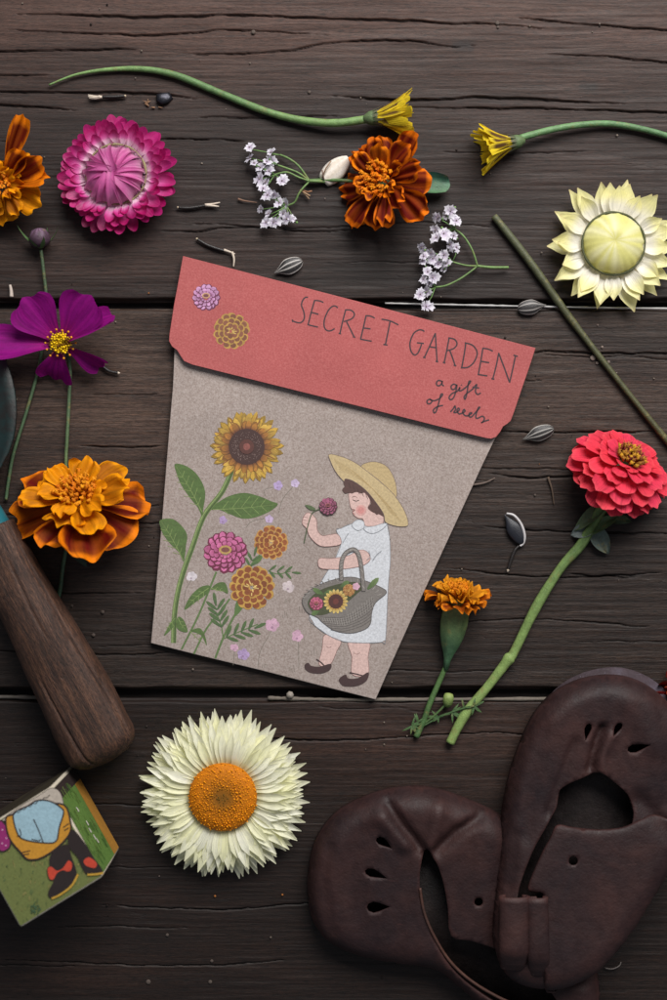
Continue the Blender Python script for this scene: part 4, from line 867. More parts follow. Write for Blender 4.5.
mb = MB(); tube(mb, spline([W(66, 350, 18), W(70, 368, 10), W(69, 400, 6), W(67, 440, 5), W(66, 458, 4), W(66, 490, 3)], 7), 1.8, 8, stemcol(rgb(70, 92, 74), rgb(100, 122, 78)), wob=.04); part(mb, 'stalk', MS, t)

t = thing('cosmos_bud', 'closed dark cosmos bud with thin green sepals on a long thin stalk', 'flower bud', 40, 245)
mb = MB(); lathe(mb, tiltframe(W(40, 240, 9), (-.05, .9, .45)), [(2, -8), (8, -5), (11, 0), (10, 5), (7, 10), (1, 12)], 16, lambda k, a: mix(mix(rgb(52, 38, 42), rgb(96, 70, 90), .5 + .5 * math.sin(a * 8)), rgb(150, 120, 150), sst(.6, 1, k) * max(0, math.sin(a * 8 + 1))), lambda a, k: .08 * math.sin(a * 8)); part(mb, 'bud', MS, t)
for az, L in ((10, 29), (70, 22), (125, 19), (175, 31), (235, 19), (300, 20)):
    mb = MB(); mb.M = tiltframe(W(41, 248, 8), (-.03, .9, .45)); petal(mb, az, 2, 0, L, 4.8, 25, 68, lance, cup=.3, col=lambda t, u: mix(rgb(90, 122, 70), rgb(70, 96, 60), t), nu=3, nv=6)
    mb.M = None; part(mb, 'sepal', MS, t)
mb = MB(); tube(mb, spline([W(41, 250, 8), W(44, 275, 6), W(46, 297, 4), W(44, 330, 3), W(39, 366, 3), W(27, 410, 3), W(14, 452, 3), W(9, 478, 3), W(6, 500, 3)], 7), 1.7, 8, stemcol(rgb(66, 84, 60), rgb(78, 104, 74)), wob=.04); part(mb, 'stalk', MS, t)

# white umbels
def umbel(label, px, py, flo, stalks, cr):
    t = thing('flower_sprig', label, 'flower sprig', px, py, 'sprigs of tiny white flowers')
    for (x, y) in flo:
        X, Y = cr([(x, y)])[0]; mb = MB(); z = random.uniform(6, 13); fs = random.uniform(.85, 1.45); mb.M = tiltframe(W(X + random.uniform(-1.5, 1.5), Y + random.uniform(-1.5, 1.5), z), (random.uniform(-1.1, .4), random.uniform(-.8, .8), 1)); big = random.randint(0, 4)
        for k in range(5):
            L = fs * random.uniform(4.2, 6.2) * (1.35 if k == big else 1); c = jit(rgb(242, 238, 248), .04)
            petal(mb, 72 * k + random.uniform(-12, 12), .5, 0, L, L * .95, 25, random.uniform(-25, 25), fan, cup=random.uniform(-.3, .5), col=lambda t_, u, c=c: mix(rgb(214, 198, 222), c, sst(.1, .6, t_)), nu=5, nv=4, tip=.35, notch=.2)
        blob(mb, (0, 0, .8), .9, rgb(150, 140, 130), 5, 3)
        mb.M = None; part(mb, 'floret', MP, t)
    mb = MB()
    for st, r in stalks:
        pts = cr(st); tube(mb, spline([W(p[0], p[1], 4 + 3 * math.sin(i)) for i, p in enumerate(pts)], 6), r, 6, jit(rgb(112, 142, 84), .1))
    for (x, y) in flo:
        X, Y = cr([(x, y)])[0]
        e = min(((sum((a - b) ** 2 for a, b in zip((X, Y), cr([s[0][-1]])[0])), cr([s[0][-1]])[0]) for s in stalks))[1]
        tube(mb, [W(e[0], e[1], 5), W((X + e[0]) / 2 + 1, (Y + e[1]) / 2, 7), W(X, Y, 6)], .55, 5, jit(rgb(110, 146, 84), .15))
        if random.random() < .6: blob(mb, W(X + random.uniform(0, 5), Y + random.uniform(-4, 4), 7), 1.5, jit(rgb(120, 156, 92), .15), 6, 4)
    part(mb, 'stalk', MS, t)
u1 = crop(235, 130, 5.8); u2 = crop(405, 195, 5.8)
umbel('sprig of tiny white flowers left of the pale seed husk', 285, 180, [(80, 110), (95, 165), (115, 200), (205, 140), (180, 185), (150, 225), (195, 235), (150, 285), (185, 310), (165, 345), (190, 385), (230, 375), (155, 460), (205, 490), (185, 530), (215, 540), (255, 430), (280, 480), (300, 510), (335, 520), (270, 290), (210, 180), (300, 430)],
      [([(520, 300), (470, 297), (432, 296)], 1.6), ([(432, 296), (370, 210), (310, 165), (262, 145)], 1.1), ([(432, 296), (370, 250), (300, 222), (250, 205)], 1.0), ([(432, 296), (370, 275), (300, 245), (230, 260)], 1.0), ([(432, 300), (400, 330), (370, 370), (345, 420), (300, 440)], 1.0)], u1)
umbel('sprig of tiny white flowers touching the top edge of the packet', 445, 258, [(262, 85), (245, 110), (195, 135), (185, 205), (185, 250), (232, 225), (295, 155), (288, 240), (255, 290), (300, 308), (105, 310), (105, 350), (105, 385), (160, 375), (160, 330), (225, 340), (222, 430), (190, 405), (245, 400), (100, 480), (165, 480), (125, 440), (85, 580), (125, 560), (125, 640), (150, 510)],
      [([(600, 420), (500, 420), (420, 412)], 1.4), ([(420, 412), (390, 320), (340, 240), (285, 195)], 1.0), ([(420, 412), (350, 408), (275, 388)], .9), ([(420, 414), (330, 480), (240, 525), (175, 535)], 1.0)], u2)

# bare stalk
mb = MB(); tube(mb, spline([W(494, 216, 3.4), W(530, 262, 3.4), W(570, 318, 3.4), W(610, 370, 3.4), W(650, 420, 3.6), W(690, 468, 3.6)], 8), lambda t: 3.4 + .5 * math.sin(t * 7), 9, lambda t, s: mix(rgb(86, 90, 66), rgb(78, 76, 46), t), wob=.05)
solo(mb, 'flower_stalk', MS, 'bare olive green stalk lying diagonally beside the pale yellow strawflower', 'stalk', 560, 310)

# seeds
def seed(label, px, py, ang, L, Wd, cols, h=5, stripes=3, group='sunflower seeds'):
    mb = MB(); a = math.radians(ang); d = Vector((math.cos(a), math.sin(a), 0)); s = Vector((-d.y, d.x, 0)); rows = []; cc = []; oo = [random.uniform(-.14, .14) for _ in range(4)]
    for j in range(17):
        t_ = j / 16; w = Wd / 2 * (sst(-.12, .5, 1 - t_) ** .85 if t_ > .45 else math.sqrt(max(0, 1 - ((.45 - t_) / .46) ** 2))) * (1 if t_ < .45 else .5 + .5 * math.cos((t_ - .45) / .55 * 2.0)) / 1.0 + .15; c = W(px, py, h * .62) + d * (t_ - .5) * L
        rows.append([c + s * (w * math.cos(q)) + Vector((0, 0, 1)) * (h * .6 * (w / (Wd / 2)) * math.sin(q)) for q in (6.2832 * i / 72 for i in range(72))])
        cc.append([mix(cols[0], cols[1], sum(math.exp(-((math.cos(6.2832 * i / 72) - q) / .07) ** 2) for q in ((-.95, -.36 + oo[0], .3 + oo[1], .95) if stripes == 3 else (-1.1,)))) for i in range(72)])
    ix = mb.grid(rows, cc, close=True); mb.face(*ix[-1]); mb.face(*reversed(ix[0]))
    return solo(mb, 'sunflower_seed', MSD, label, 'seed', px, py, group)
SD, SLT = rgb(32, 28, 28), rgb(206, 200, 194)
seed('striped sunflower seed lying above the left half of the coral flap', 288, 267, 204, 31, 16, (SD, SLT))
seed('striped sunflower seed lying across the pale joint between boards', 532, 307, 8, 29, 15, (SD, rgb(164, 158, 154)))
seed('striped sunflower seed right of the lower corner of the coral flap', 538, 434, 200, 33, 15, (SD, rgb(182, 178, 172)))
seed('glossy black sunflower seed with one white edge right of the packet', 514, 529, 123, 35, 15, (rgb(28, 30, 38), rgb(44, 46, 56)), stripes=1)
mb = MB(); tube(mb, spline([W(506.5, 513.5, 4), W(514, 515.5, 5), W(521, 524, 5), W(524.5, 535, 4.5), W(523.5, 543, 3), W(520, 546, 2.6)], 6), lambda t: 1.05 + .4 * math.sin(t * 3), 6, rgb(200, 196, 196))
bpy.context.view_layer.update()
sd = [o_ for o_ in COL.objects if o_.get('label', '').startswith('glossy black')][0]; part(mb, 'white_rim', MSD, sd)
# pale husk
t = thing('seed_husk', 'cream coloured open seed husk between the white sprig and the red marigold', 'seed husk', 334, 170)
mb = MB(); mb.M = tiltframe(W(323, 181, 4), (0, 0, 1)); petal(mb, 42, 0, 0, 34, 20, 14, -6, lambda t: max(.06, math.sin(math.pi * (.14 + .84 * t)) ** .6), cup=-.45, col=lambda t, u: mix(rgb(214, 202, 186), rgb(232, 224, 214), .5 + .5 * math.sin(u * 9)), nu=11, nv=10); mb.M = None
part(mb, 'shell', MDRY, t, solid=1.2)
mb = MB(); tube(mb, [W(322, 178, 7), W(326, 168, 9), W(331, 161, 8)], .7, 5, rgb(150, 124, 104)); tube(mb, [W(324, 180, 7), W(322, 170, 8)], .8, 5, rgb(120, 100, 90)); part(mb, 'husk_fibre', MDRY, t)

def thin_seed(label, pts, pale):
    t = thing('marigold_seed', label, 'seed', *pts[0], 'thin black marigold seeds')
    mb = MB(); tube(mb, spline([W(p[0], p[1], 2.2) for p in pts], 6), lambda t: 1.5 * (.5 + .5 * math.sin(min(1, t + .1) * 2.6)) + .25, 7, rgb(34, 29, 28)); part(mb, 'seed_body', MSD, t)
    mb = MB()
    for k, p in enumerate(pale): tube(mb, spline([W(q[0], q[1], 2.6 + .5 * k) for q in p], 4), lambda t: 1.5 - .9 * t, 6, rgb(206, 192, 176))
    a = pts[0]; blob(mb, W(a[0], a[1], 2.2), 1.4, rgb(190, 174, 150), 6, 4); part(mb, 'pale_tip', MDRY, t)
thin_seed('thin black seed with pale forked tip right of the magenta strawflower', [(178, 207.5), (190, 208), (205, 205.5)], [[(205, 205), (213, 204), (220, 202.5)], [(206, 205), (214, 206), (219, 206.5)]])
thin_seed('thin black seed with pale tip just above the top left corner of the packet', [(197, 239), (207, 245), (218, 249), (225, 251)], [[(224, 250), (230, 252), (235, 254)], [(232, 252), (234, 259), (233.5, 267)]])
thin_seed('thin black seed beside the white paper bit above the magenta strawflower', [(125, 96), (113, 97), (102, 97)], [[(102, 97), (95, 96.5), (88, 95)], [(102, 97), (95, 98.5), (89, 98)], [(100, 96.5), (94, 97.5), (88, 96.5)]])
thin_seed('thin dark seed hanging below the glossy black seed', [(508, 570), (511, 560), (515, 550), (519, 546)], [[(508, 570), (507.5, 572)]])
thin_seed('thin dark seed beside the lowest right petal of the cosmos', [(96, 363), (102, 366), (109, 371), (118, 373)], [[(118, 373), (120, 373)]])
mb = MB(); tube(mb, spline([W(10, 285, 2), W(11, 290, 2.2), W(11.5, 297, 2)], 4), lambda t: 1.2 + 1.0 * t, 6, rgb(190, 176, 166)); solo(mb, 'chaff', MDRY, 'tiny pale chaff flake left of the cosmos bud stalk', 'chaff', 11, 290, 'bits of chaff')
mb = MB(); tube(mb, spline([W(238, 199, 1.6), W(245, 201, 1.8), W(257, 202.5, 1.2)], 4), lambda t: 1.3 - .9 * t, 6, rgb(126, 98, 82)); solo(mb, 'chaff', MDRY, 'thin brown chaff sliver left of the lower white florets', 'chaff', 246, 201, 'bits of chaff')
mb = MB(); tube(mb, [W(300, 190, 4), W(305, 193, 5), W(310, 196, 5)], .9, 5, rgb(170, 140, 110)); tube(mb, [W(301, 190, 4), W(308, 192, 6), W(312, 191, 6)], .8, 5, rgb(150, 110, 84)); tube(mb, [W(300, 190, 4), W(306, 195, 4), W(309, 199, 4)], .8, 5, rgb(180, 150, 120)); solo(mb, 'chaff', MDRY, 'small brown forked chaff on the stalk of the left white sprig', 'chaff', 303, 192, 'bits of chaff')
mb = MB(); tube(mb, spline([W(548, 477, 1.5), W(552, 490, 1.7), W(554, 505, 1.2)], 5), lambda t: 1.3 - .8 * t, 6, rgb(96, 80, 68)); solo(mb, 'chaff', MDRY, 'thin brown fibre left of the zinnia stalk leaves', 'chaff', 551, 490, 'bits of chaff')
mb = MB(); tube(mb, spline([W(470, 485, 1.5), W(484, 483, 1.8), W(495, 478, 1.2)], 5), lambda t: 1.3 - .8 * t, 6, rgb(112, 98, 90)); solo(mb, 'chaff', MDRY, 'thin grey fibre right of the packet edge above the black seed', 'chaff', 483, 482, 'bits of chaff')
mb = MB(); tube(mb, spline([W(605, 968, 1.5), W(612, 969, 3), W(619, 966, 2), W(621, 962, 1.5)], 5), .7, 5, rgb(120, 112, 108)); solo(mb, 'chaff', MDRY, 'tiny curled pale thread right of the shoe heel', 'chaff', 612, 967, 'bits of chaff')
random.seed(3); mb = MB()
for k in range(150):
    x, y = random.uniform(-20, 690), random.uniform(-20, 1020)
    if pip(x, y, body_pts) or pip(x, y, flap_pts): continue
    g = random.random(); c = jit(rgb(122, 110, 100) if g < .6 else (rgb(46, 38, 36) if g < .9 else rgb(160, 100, 50)), .35); blob(mb, W(x, y, .4), random.uniform(.4, 1.3) ** 1.2, c, 5, 4, .5)
for (x, y, r) in ((592, 358, 3.4), (599, 352, 2.2), (602, 347, 1.6), (598, 363, 2), (608, 362, 2), (598, 325, 1.2), (253, 32, 2.6), (310, 92, 2), (497, 23, 2.6), (498, 27, 1.6), (103, 612, 2.2), (94, 635, 2.2), (72, 606, 1.6), (149, 982, 3), (210, 982, 2.4), (212, 961, 2), (168, 935, 2), (536, 495, 1.5)):
    blob(mb, W(x + random.uniform(-1, 1), y, .4), r * .9, jit(rgb(120, 106, 98) if x > 585 else rgb(84, 74, 68), .2), 7, 5, .3)
solo(mb, 'crumbs', MDRY, 'scattered dust and tiny crumbs on the dark boards', 'crumbs', 333, 500, kind='stuff')

# ------------------------------------------------------------------ trowel
t = thing('trowel', 'old garden trowel with worn brown wooden handle and teal painted metal', 'trowel', 60, 660)
p0 = W(110, 762, 27); p1 = W(-10, 531, 29); mb = MB(); rows = []; cc = []
dv = (p0 - p1); Lh = dv.length; d = dv.normalized(); s = Vector((d.y, -d.x, 0)).normalized(); up = Vector((0, 0, 1)); NN = 70; NA = 170
for j in range(NN + 1):
    tt = j / NN; c = p1 + dv * tt; w = 25.5 + 11 * sst(0, .85, tt)
    endr = min(1, (1 - tt) * Lh / 24); f = (1 - (1 - endr) ** 2.6) ** .5 if endr < 1 else 1
    row = []
    for i in range(NA):
        a = 6.2832 * i / NA; ca, sa = math.cos(a), math.sin(a)
        sx = math.copysign(abs(ca) ** .8, ca); sz = math.copysign(abs(sa) ** .8, sa)
        wob = 1 + .015 * math.sin(7 * tt + 3 * a) + .01 * math.sin(23 * tt + a * 5) - (.10 * math.exp(-((a - 2.5 - .05 * math.sin(tt * 9)) / .045) ** 2)) - (.09 * math.exp(-((a - 1.2 - .06 * math.sin(tt * 7)) / .03) ** 2) * sst(.55, .7, tt)) - (.05 * math.exp(-((a - 1.75 - .05 * math.sin(tt * 12)) / .03) ** 2) * (sst(.1, .2, tt) - sst(.4, .5, tt))) - .012 * max(0, math.sin(a * 9 + tt * 30) * math.sin(tt * 41 + a * 4))
        row.append(c + s * (sx * w * max(.05, f) * wob) + up * (sz * 26 * max(.05, f) * wob - 1)); 
    rows.append(row); cc.append([(0, 0, 0)] * NA)
ix = mb.grid(rows, cc, close=True); mb.face(*ix[-1]); mb.face(*reversed(ix[0]))
ang = math.atan2(d.y, d.x)
def m_handle():
    m = m_wood('worn_handle_wood', 3, rgb(30, 20, 16), rgb(66, 44, 34), rgb(110, 76, 56), rgb(80, 58, 47), sx=1.6, tones=False)
    return m
hm = m_handle()
# build the handle in its own frame so that the grain follows its length
ho = part(mb, 'handle', hm, t)
R = Matrix.Rotation(ang, 4, 'Z'); ho.data.transform(R.inverted()); ho.matrix_local = R
mb = MB(); lathe(mb, frame(W(-10, 531, 29), (-.46, .88, 0)), [(20, -8), (21, -6), (21.5, 0), (20, 20), (16, 44), (9, 66)], 24, lambda k, a: (1, 1, 1)); part(mb, 'ferrule', MTEAL, t)
mb = MB(); rows = []
ba = Vector((-.40, .917, 0)); bs = Vector((.917, .40, 0)); bc = W(-39, 474, 24)
for j in range(21):
    tt = j / 20; w = 84 * math.sqrt(max(0, 1 - ((tt - .5) / .503) ** 2)) + 1
    rows.append([bc + ba * (tt * 210 - 20) + bs * (u * w) + up * (14 * (u * u) - 8 - 6 * tt) for u in (-1 + 2 * i / 14 for i in range(15))])
mb.grid(rows); part(mb, 'blade', MBLADE, t, solid=2.5)

# ------------------------------------------------------------------ wooden picture block
t = thing('picture_block', 'wooden cube block with worn printed picture of boots on green grass', 'toy block', 80, 850)
H = 100.0
A = Vector((103.5, 877, 0)); B = Vector((20, 928.5, 0)); C_ = Vector((52, 785.5, 0)); e1 = C_ - A; e2 = B - A
P = [W(A.x, A.y, H), W(B.x, B.y, H), W((B + e1).x, (B + e1).y, H), W(C_.x, C_.y, H)]
cen = sum(P, Vector()) / 4; cen.z = 0
mb = MB(); rows = []
def sqr(inset, z, rc=2.2):
    out = []
    for i in range(4):
        p, a, b = P[i], P[i - 1], P[(i + 1) % 4]; da = (a - p).normalized(); db = (b - p).normalized(); q = p + (da + db) * inset
        for k in range(4):
            f = k / 3; out.append(Vector((*(q + da * rc * (1 - f) ** 1.6 + db * rc * f ** 1.6).xy, z)))
    return out
rows = [sqr(2, .5), sqr(.4, 2), sqr(.2, H / 2), sqr(.4, H - 2), sqr(1, H - .8), sqr(2.2, H - .2)]
ix = mb.grid(rows, [[rgb(196, 186, 168)] * 16] * 6, close=True); mb.face(*ix[-1]); mb.face(*reversed(ix[0])); part(mb, 'block_body', MDRY, t)
ib = Ink(lambda x, y: H - .1, .02); b4 = crop(0, 750, 4.764)
nx_ = 26
def facepts(u0, v0, u1, v1): return [tuple((A + e2 * u + e1 * v).xy) for u, v in ((u0, v0), (u1, v0), (u1, v1), (u0, v1))]
ib.poly(facepts(.02, .02, .98, .98), rgb(112, 122, 66), False); ib.lay()
random.seed(12)
for k in range(260):
    u, v = random.uniform(.03, .95), random.uniform(.03, .93); x, y = (A + e2 * u + e1 * v).xy; dx, dy = random.uniform(-2, 4), random.uniform(3, 8)
    ib.stroke([(x, y), (x + dx * .6, y - dy * .6)], random.uniform(.5, 1.4), jit(random.choice((rgb(126, 132, 70), rgb(98, 112, 58), rgb(84, 104, 60), rgb(140, 132, 78))), .1))
ib.lay()
for k in range(26):
    x, y = b4([(165 + random.gauss(0, 14), 765 + random.gauss(0, 9))])[0]; ib.stroke([(x, y), (x + random.uniform(-2, 2), y - random.uniform(1.5, 4))], 1, rgb(66, 94, 62))
ib.lay()
BL = rgb(36, 26, 28)
def bshape(pts, c, w=1.4, smooth=True, o=BL):
    pts = b4(pts); ib.poly(pts, c, smooth); ib.lay()
    if o: ib.stroke(pts, w, o, closed=True, n=4); ib.lay()
bshape([(-5, 345), (20, 350), (45, 400), (45, 465), (-5, 475)], rgb(150, 36, 110))
for (x, y) in ((12, 380), (30, 420), (10, 445), (28, 455)): ib.dot(*b4([(x, y)])[0], .8, rgb(220, 180, 206), 6)
ib.lay()
bshape([(10, 335), (100, 265), (180, 220), (243, 182), (285, 200), (300, 262), (240, 246), (180, 250), (120, 285), (60, 325)], rgb(196, 184, 170), .6)
bshape([(30, 320), (58, 308), (110, 285), (200, 260), (305, 262), (335, 340), (335, 390), (300, 440), (240, 490), (180, 520), (130, 520), (100, 490), (50, 430), (30, 370)], rgb(206, 146, 44), 1.8)
bshape([(62, 312), (90, 285), (130, 268), (180, 240), (240, 245), (290, 275), (303, 300), (282, 370), (266, 436), (200, 442), (110, 425), (80, 390)], rgb(160, 194, 208), 1.5)
for st in ([(92, 375), (100, 405), (80, 412)], [(160, 330), (185, 385), (205, 440)], [(150, 425), (180, 432), (195, 428)], [(100, 490), (145, 480)], [(110, 500), (140, 495)], [(300, 370), (330, 350)], [(305, 385), (328, 370)]): ib.stroke(b4(st), 1.1, BL)
zz = [(62 + 12 * k + 1.5 * k, 312 - 7 * k - (8 if k % 2 else 0)) for k in range(14)]; ib.stroke(b4(zz), .8, BL, smooth=False)
ib.lay()
bshape([(240, 505), (315, 450), (340, 510), (365, 590), (345, 640), (280, 695), (245, 705), (230, 680), (258, 620), (245, 580)], rgb(34, 26, 28), .6)
bshape([(325, 450), (345, 380), (400, 440), (450, 520), (488, 580), (420, 590), (395, 565), (370, 510)], rgb(34, 26, 28), .6)
ib.stroke(b4([(246, 708), (285, 690), (340, 648), (372, 592)]), 2.0, rgb(206, 160, 54)); ib.stroke(b4([(416, 594), (455, 592), (492, 586)]), 2.0, rgb(206, 160, 54)); ib.lay()
bshape([(226, 566), (245, 555), (272, 574), (300, 560), (325, 526), (344, 540), (340, 572), (322, 580), (300, 574), (272, 588), (255, 617), (234, 612)], rgb(206, 70, 48), .5)
bshape([(398, 525), (420, 510), (440, 518), (462, 540), (455, 562), (430, 560), (405, 548)], rgb(206, 70, 48), .5)
part(ib.mb, 'printed_picture', MBLK, t)
# right side face (from corner A to corner C), bands of green and ochre
mb = MB(); PA, PC = P[0], P[3]; ex = (PC - PA); nrm = Vector((ex.y, -ex.x, 0)).normalized()
if nrm.dot(PA - cen) < 0: nrm = -nrm
def sf(u, h, k): return PA + ex * u + Vector((0, 0, h - H)) + nrm * (.12 * k)
def squad(u0, u1, h0, h1, c, k): mb.grid([[sf(u0 + (u1 - u0) * i / 6, h0 + (h1 - h0) * j / 4, k) for i in range(7)] for j in range(5)], [[jit(c, .1) for i in range(7)] for j in range(5)])
squad(.03, .97, 3, 97, rgb(92, 128, 56), 1); squad(.03, .97, 3, 30, rgb(176, 124, 44), 2); squad(.84, .97, 3, 97, rgb(44, 34, 34), 3)
QC, QD = P[3], P[2]; fx = QD - QC; fn = Vector((fx.y, -fx.x, 0)).normalized()
if fn.dot(QC - cen) < 0: fn = -fn
mb.grid([[QC + fx * (.03 + .94 * i / 8) + Vector((0, 0, 3 + 94 * j / 6 - H)) + fn * .12 for i in range(9)] for j in range(7)], [[jit(mix(rgb(40, 32, 26), rgb(58, 54, 34), random.random()), .2) for i in range(9)] for j in range(7)])
for k in range(60):
    u = random.uniform(.05, .82); h = random.uniform(34, 94); c = jit(random.choice((rgb(70, 112, 46), rgb(120, 148, 70), rgb(100, 132, 58))), .12); mb.grid([[sf(u, h, 4), sf(u, h + 1.6, 4)], [sf(u + .1, h + .6, 4), sf(u + .1, h + 2, 4)]], [[c, c], [c, c]])
for (u, h) in ((.3, 60), (.38, 62), (.45, 58), (.25, 57), (.62, 64)):
    mb.grid([[sf(u, h, 5), sf(u, h + 4, 5)], [sf(u + .05, h + 1, 5), sf(u + .05, h + 4, 5)]], [[rgb(216, 212, 200)] * 2] * 2)
part(mb, 'printed_side', MBLK, t)

# ------------------------------------------------------------------ leather shoes
def segdist(x, y, poly, closed=True):
    best = 1e9; n = len(poly)
    for i in range(n if closed else n - 1):
        x1, y1 = poly[i][0], poly[i][1]; x2, y2 = poly[(i + 1) % n][0], poly[(i + 1) % n][1]; dx, dy = x2 - x1, y2 - y1; l = dx * dx + dy * dy
        tt = 0 if l == 0 else max(0, min(1, ((x - x1) * dx + (y - y1) * dy) / l)); dd = (x - x1 - tt * dx) ** 2 + (y - y1 - tt * dy) ** 2
        if dd < best: best = dd
    return math.sqrt(best)
def sm(pts, n=4): return [(p.x, p.y) for p in spline([(p[0], p[1], 0) for p in pts], n, True)]
def shell(outline, holes, zf, step=4.0, zref=None):
    V = []; E = []
    def loop(pts):
        b = len(V)
        for p in pts: V.append(Vector((p[0], p[1])))
        for i in range(len(pts)): E.append((b + i, b + (i + 1) % len(pts)))
    loop(outline)
    for h in holes: loop(h)
    n = len(outline)
    for off in (.8, 2.2):
        for i in range(n):
            p, a, b = outline[i], outline[i - 1], outline[(i + 1) % n]; tx, ty = b[0] - a[0], b[1] - a[1]; l = math.hypot(tx, ty) or 1
            for sg in (1, -1):
                q = (p[0] - ty / l * off * sg, p[1] + tx / l * off * sg)
                if pip(q[0], q[1], outline) and not any(pip(q[0], q[1], h) for h in holes): V.append(Vector(q)); break
    xs = [p[0] for p in outline]; ys = [p[1] for p in outline]; y = min(ys); r = 0
    while y < max(ys):
        x = min(xs) + (step / 2 if r % 2 else 0)
        while x < max(xs):
            if pip(x, y, outline) and not any(pip(x, y, h) for h in holes) and segdist(x, y, outline) > 3 and all(segdist(x, y, h) > 1.2 for h in holes): V.append(Vector((x, y)))
            x += step
        y += step * .87; r += 1
    vo, eo, fo, *_ = delaunay_2d_cdt(V, E, [], 0, 1e-4)
    mb = MB(); used = {}
    for f in fo:
        cx_ = sum(vo[i].x for i in f) / len(f); cy_ = sum(vo[i].y for i in f) / len(f)
        if not pip(cx_, cy_, outline) or any(pip(cx_, cy_, h) for h in holes): continue
        ids = []
        for i in f:
            if i not in used:
                q = W(vo[i].x, vo[i].y, zref(vo[i].x, vo[i].y)); q.z = zf(vo[i].x, vo[i].y); used[i] = mb.vert(q)
            ids.append(used[i])
        a, b, c = (mb.v[i] for i in ids[:3])
        if (b - a).cross(c - a).z < 0: ids.reverse()
        mb.f.append(tuple(ids))
    return mb
def dome(d, Rr): 
    u = min(1, max(0, d / Rr)); return math.sqrt(max(0, 1 - (1 - u) ** 2))
def teardrop(x, y, ang, L, w):
    a = math.radians(ang); ca, sa = math.cos(a), math.sin(a)
    pr = [(-.5, 0), (-.42, .34), (-.2, .5), (.05, .38), (.5, .03), (.5, -.03), (.05, -.38), (-.2, -.5), (-.42, -.34)]
    return [(x + u * L * ca - v * w * sa, y + u * L * sa + v * w * ca) for u, v in pr]
def circ(x, y, r, n=14): return [(x + r * math.cos(6.2832 * i / n), y + r * math.sin(6.2832 * i / n)) for i in range(n)]
def crease(cs):
    def f(x, y):
        z = 0
        for pts, dep, w in cs: z += dep * math.exp(-(segdist(x, y, pts, False) / w) ** 2)
        return z
    return f
random.seed(9)
# shoe lying toe left, heel under the other one
t = thing('baby_shoe', 'worn brown leather baby shoe lying toe to the left with three teardrop cut-outs', 'shoe', 440, 890, 'pair of worn brown leather baby shoes')
OB = sm([(307, 882), (311, 852), (320, 830), (337, 810), (360, 797), (387, 788), (417, 785), (442, 789), (470, 799), (497, 812), (525, 834), (558, 880), (586, 930), (597, 968), (597, 1012), (565, 1045), (515, 1030), (478, 1003), (452, 980), (432, 967), (385, 960), (350, 951), (325, 937), (311, 915)])
openB = sm([(427, 849), (437, 864), (444, 885), (448, 908), (450, 932), (470, 938), (495, 948), (525, 966), (550, 990), (560, 1012), (535, 1012), (500, 998), (470, 980), (449, 960), (434, 936), (424, 912), (420, 888), (421, 866)], 3)
crB = crease([([(424, 852), (404, 826), (388, 800)], -8, 5), ([(430, 850), (434, 820), (438, 798)], 5, 8), ([(436, 852), (458, 826), (478, 812)], -8, 5.5), ([(330, 840), (324, 880), (332, 925)], -2.5, 5), ([(405, 845), (380, 812)], 4, 8), ([(360, 830), (350, 880), (362, 930)], -2, 14)])
zB = lambda x, y: 6 + (29 - 21 * sst(488, 530, x) * (1 - sst(955, 985, y))) * dome(segdist(x, y, OB), 24) + crB(x, y) * dome(segdist(x, y, OB), 20)
holesB = [openB, teardrop(384, 842, 40, 20, 9), teardrop(376, 875, 22, 24, 9), teardrop(378, 906, 0, 23, 10), circ(479, 903, 4.4)]
refB = lambda x, y: 6 + 32 * sst(0, 75, segdist(x, y, OB))
part(shell(OB, holesB, zB, zref=refB), 'upper', ML, t, solid=3.0)
solesh = lambda OO, grow, dx=0, dy=0: [(p[0] + dx, p[1] + dy) for p in OO]
def solemesh(OO, zt, nz=3):
    mb = MB(); rows = [[W(p[0], p[1], z) for p in OO] for z in (0.3, zt * .5, zt)]; ix = mb.grid(rows, None, close=True)
    for f in tessellate_polygon([[Vector((p[0], p[1], 0)) for p in OO]]):
        mb.f.append(tuple(ix[2][i] for i in f)); mb.f.append(tuple(ix[0][i] for i in reversed(f)))
    return mb
part(solemesh(OB, 5.5), 'sole', MSOLE, t)
inB = [(452 + (p[0] - 452) * .95, 910 + (p[1] - 910) * .93) for p in OB]
part(solemesh(inB, 9), 'insole', MIN, t)
# edging along the strap opening
mb = MB(); ed = [(420, 888), (424, 912), (434, 936), (449, 960), (470, 980), (500, 998), (535, 1012)]
tube(mb, spline([W(p[0], p[1], zB(p[0], p[1]) + .5) for p in ed], 6), 1.5, 6, (1, 1, 1)); part(mb, 'edge_binding', m_leather('raw_leather_edge', rgb(76, 50, 42), rgb(92, 64, 54), rgb(54, 38, 34)), t)

t = thing('baby_shoe', 'worn brown leather baby shoe with heel tab lying on top of the other shoe', 'shoe', 580, 820, 'pair of worn brown leather baby shoes')
OA = sm([(497, 850), (501, 812), (508, 775), (519, 742), (535, 710), (558, 688), (588, 676), (622, 675), (652, 688), (675, 712), (690, 750), (692, 790), (682, 830), (664, 868), (640, 905), (615, 938), (590, 963), (562, 977), (530, 979), (503, 966), (491, 935), (492, 895)])
Z0A = 16
crA = crease([([(603, 728), (598, 750), (593, 772)], -9, 4), ([(612, 738), (603, 760), (606, 776)], 4, 6), ([(655, 700), (668, 750), (662, 800)], -3, 7), ([(512, 830), (505, 880)], -3, 6), ([(575, 742), (560, 780), (548, 812)], -3, 5), ([(540, 730), (528, 780), (522, 830)], -2.5, 9), ([(640, 800), (667, 828)], -5, 8), ([(625, 700), (650, 740)], 3, 12)])
slopeA = lambda x, y: 22 * sst(800, 960, y) 
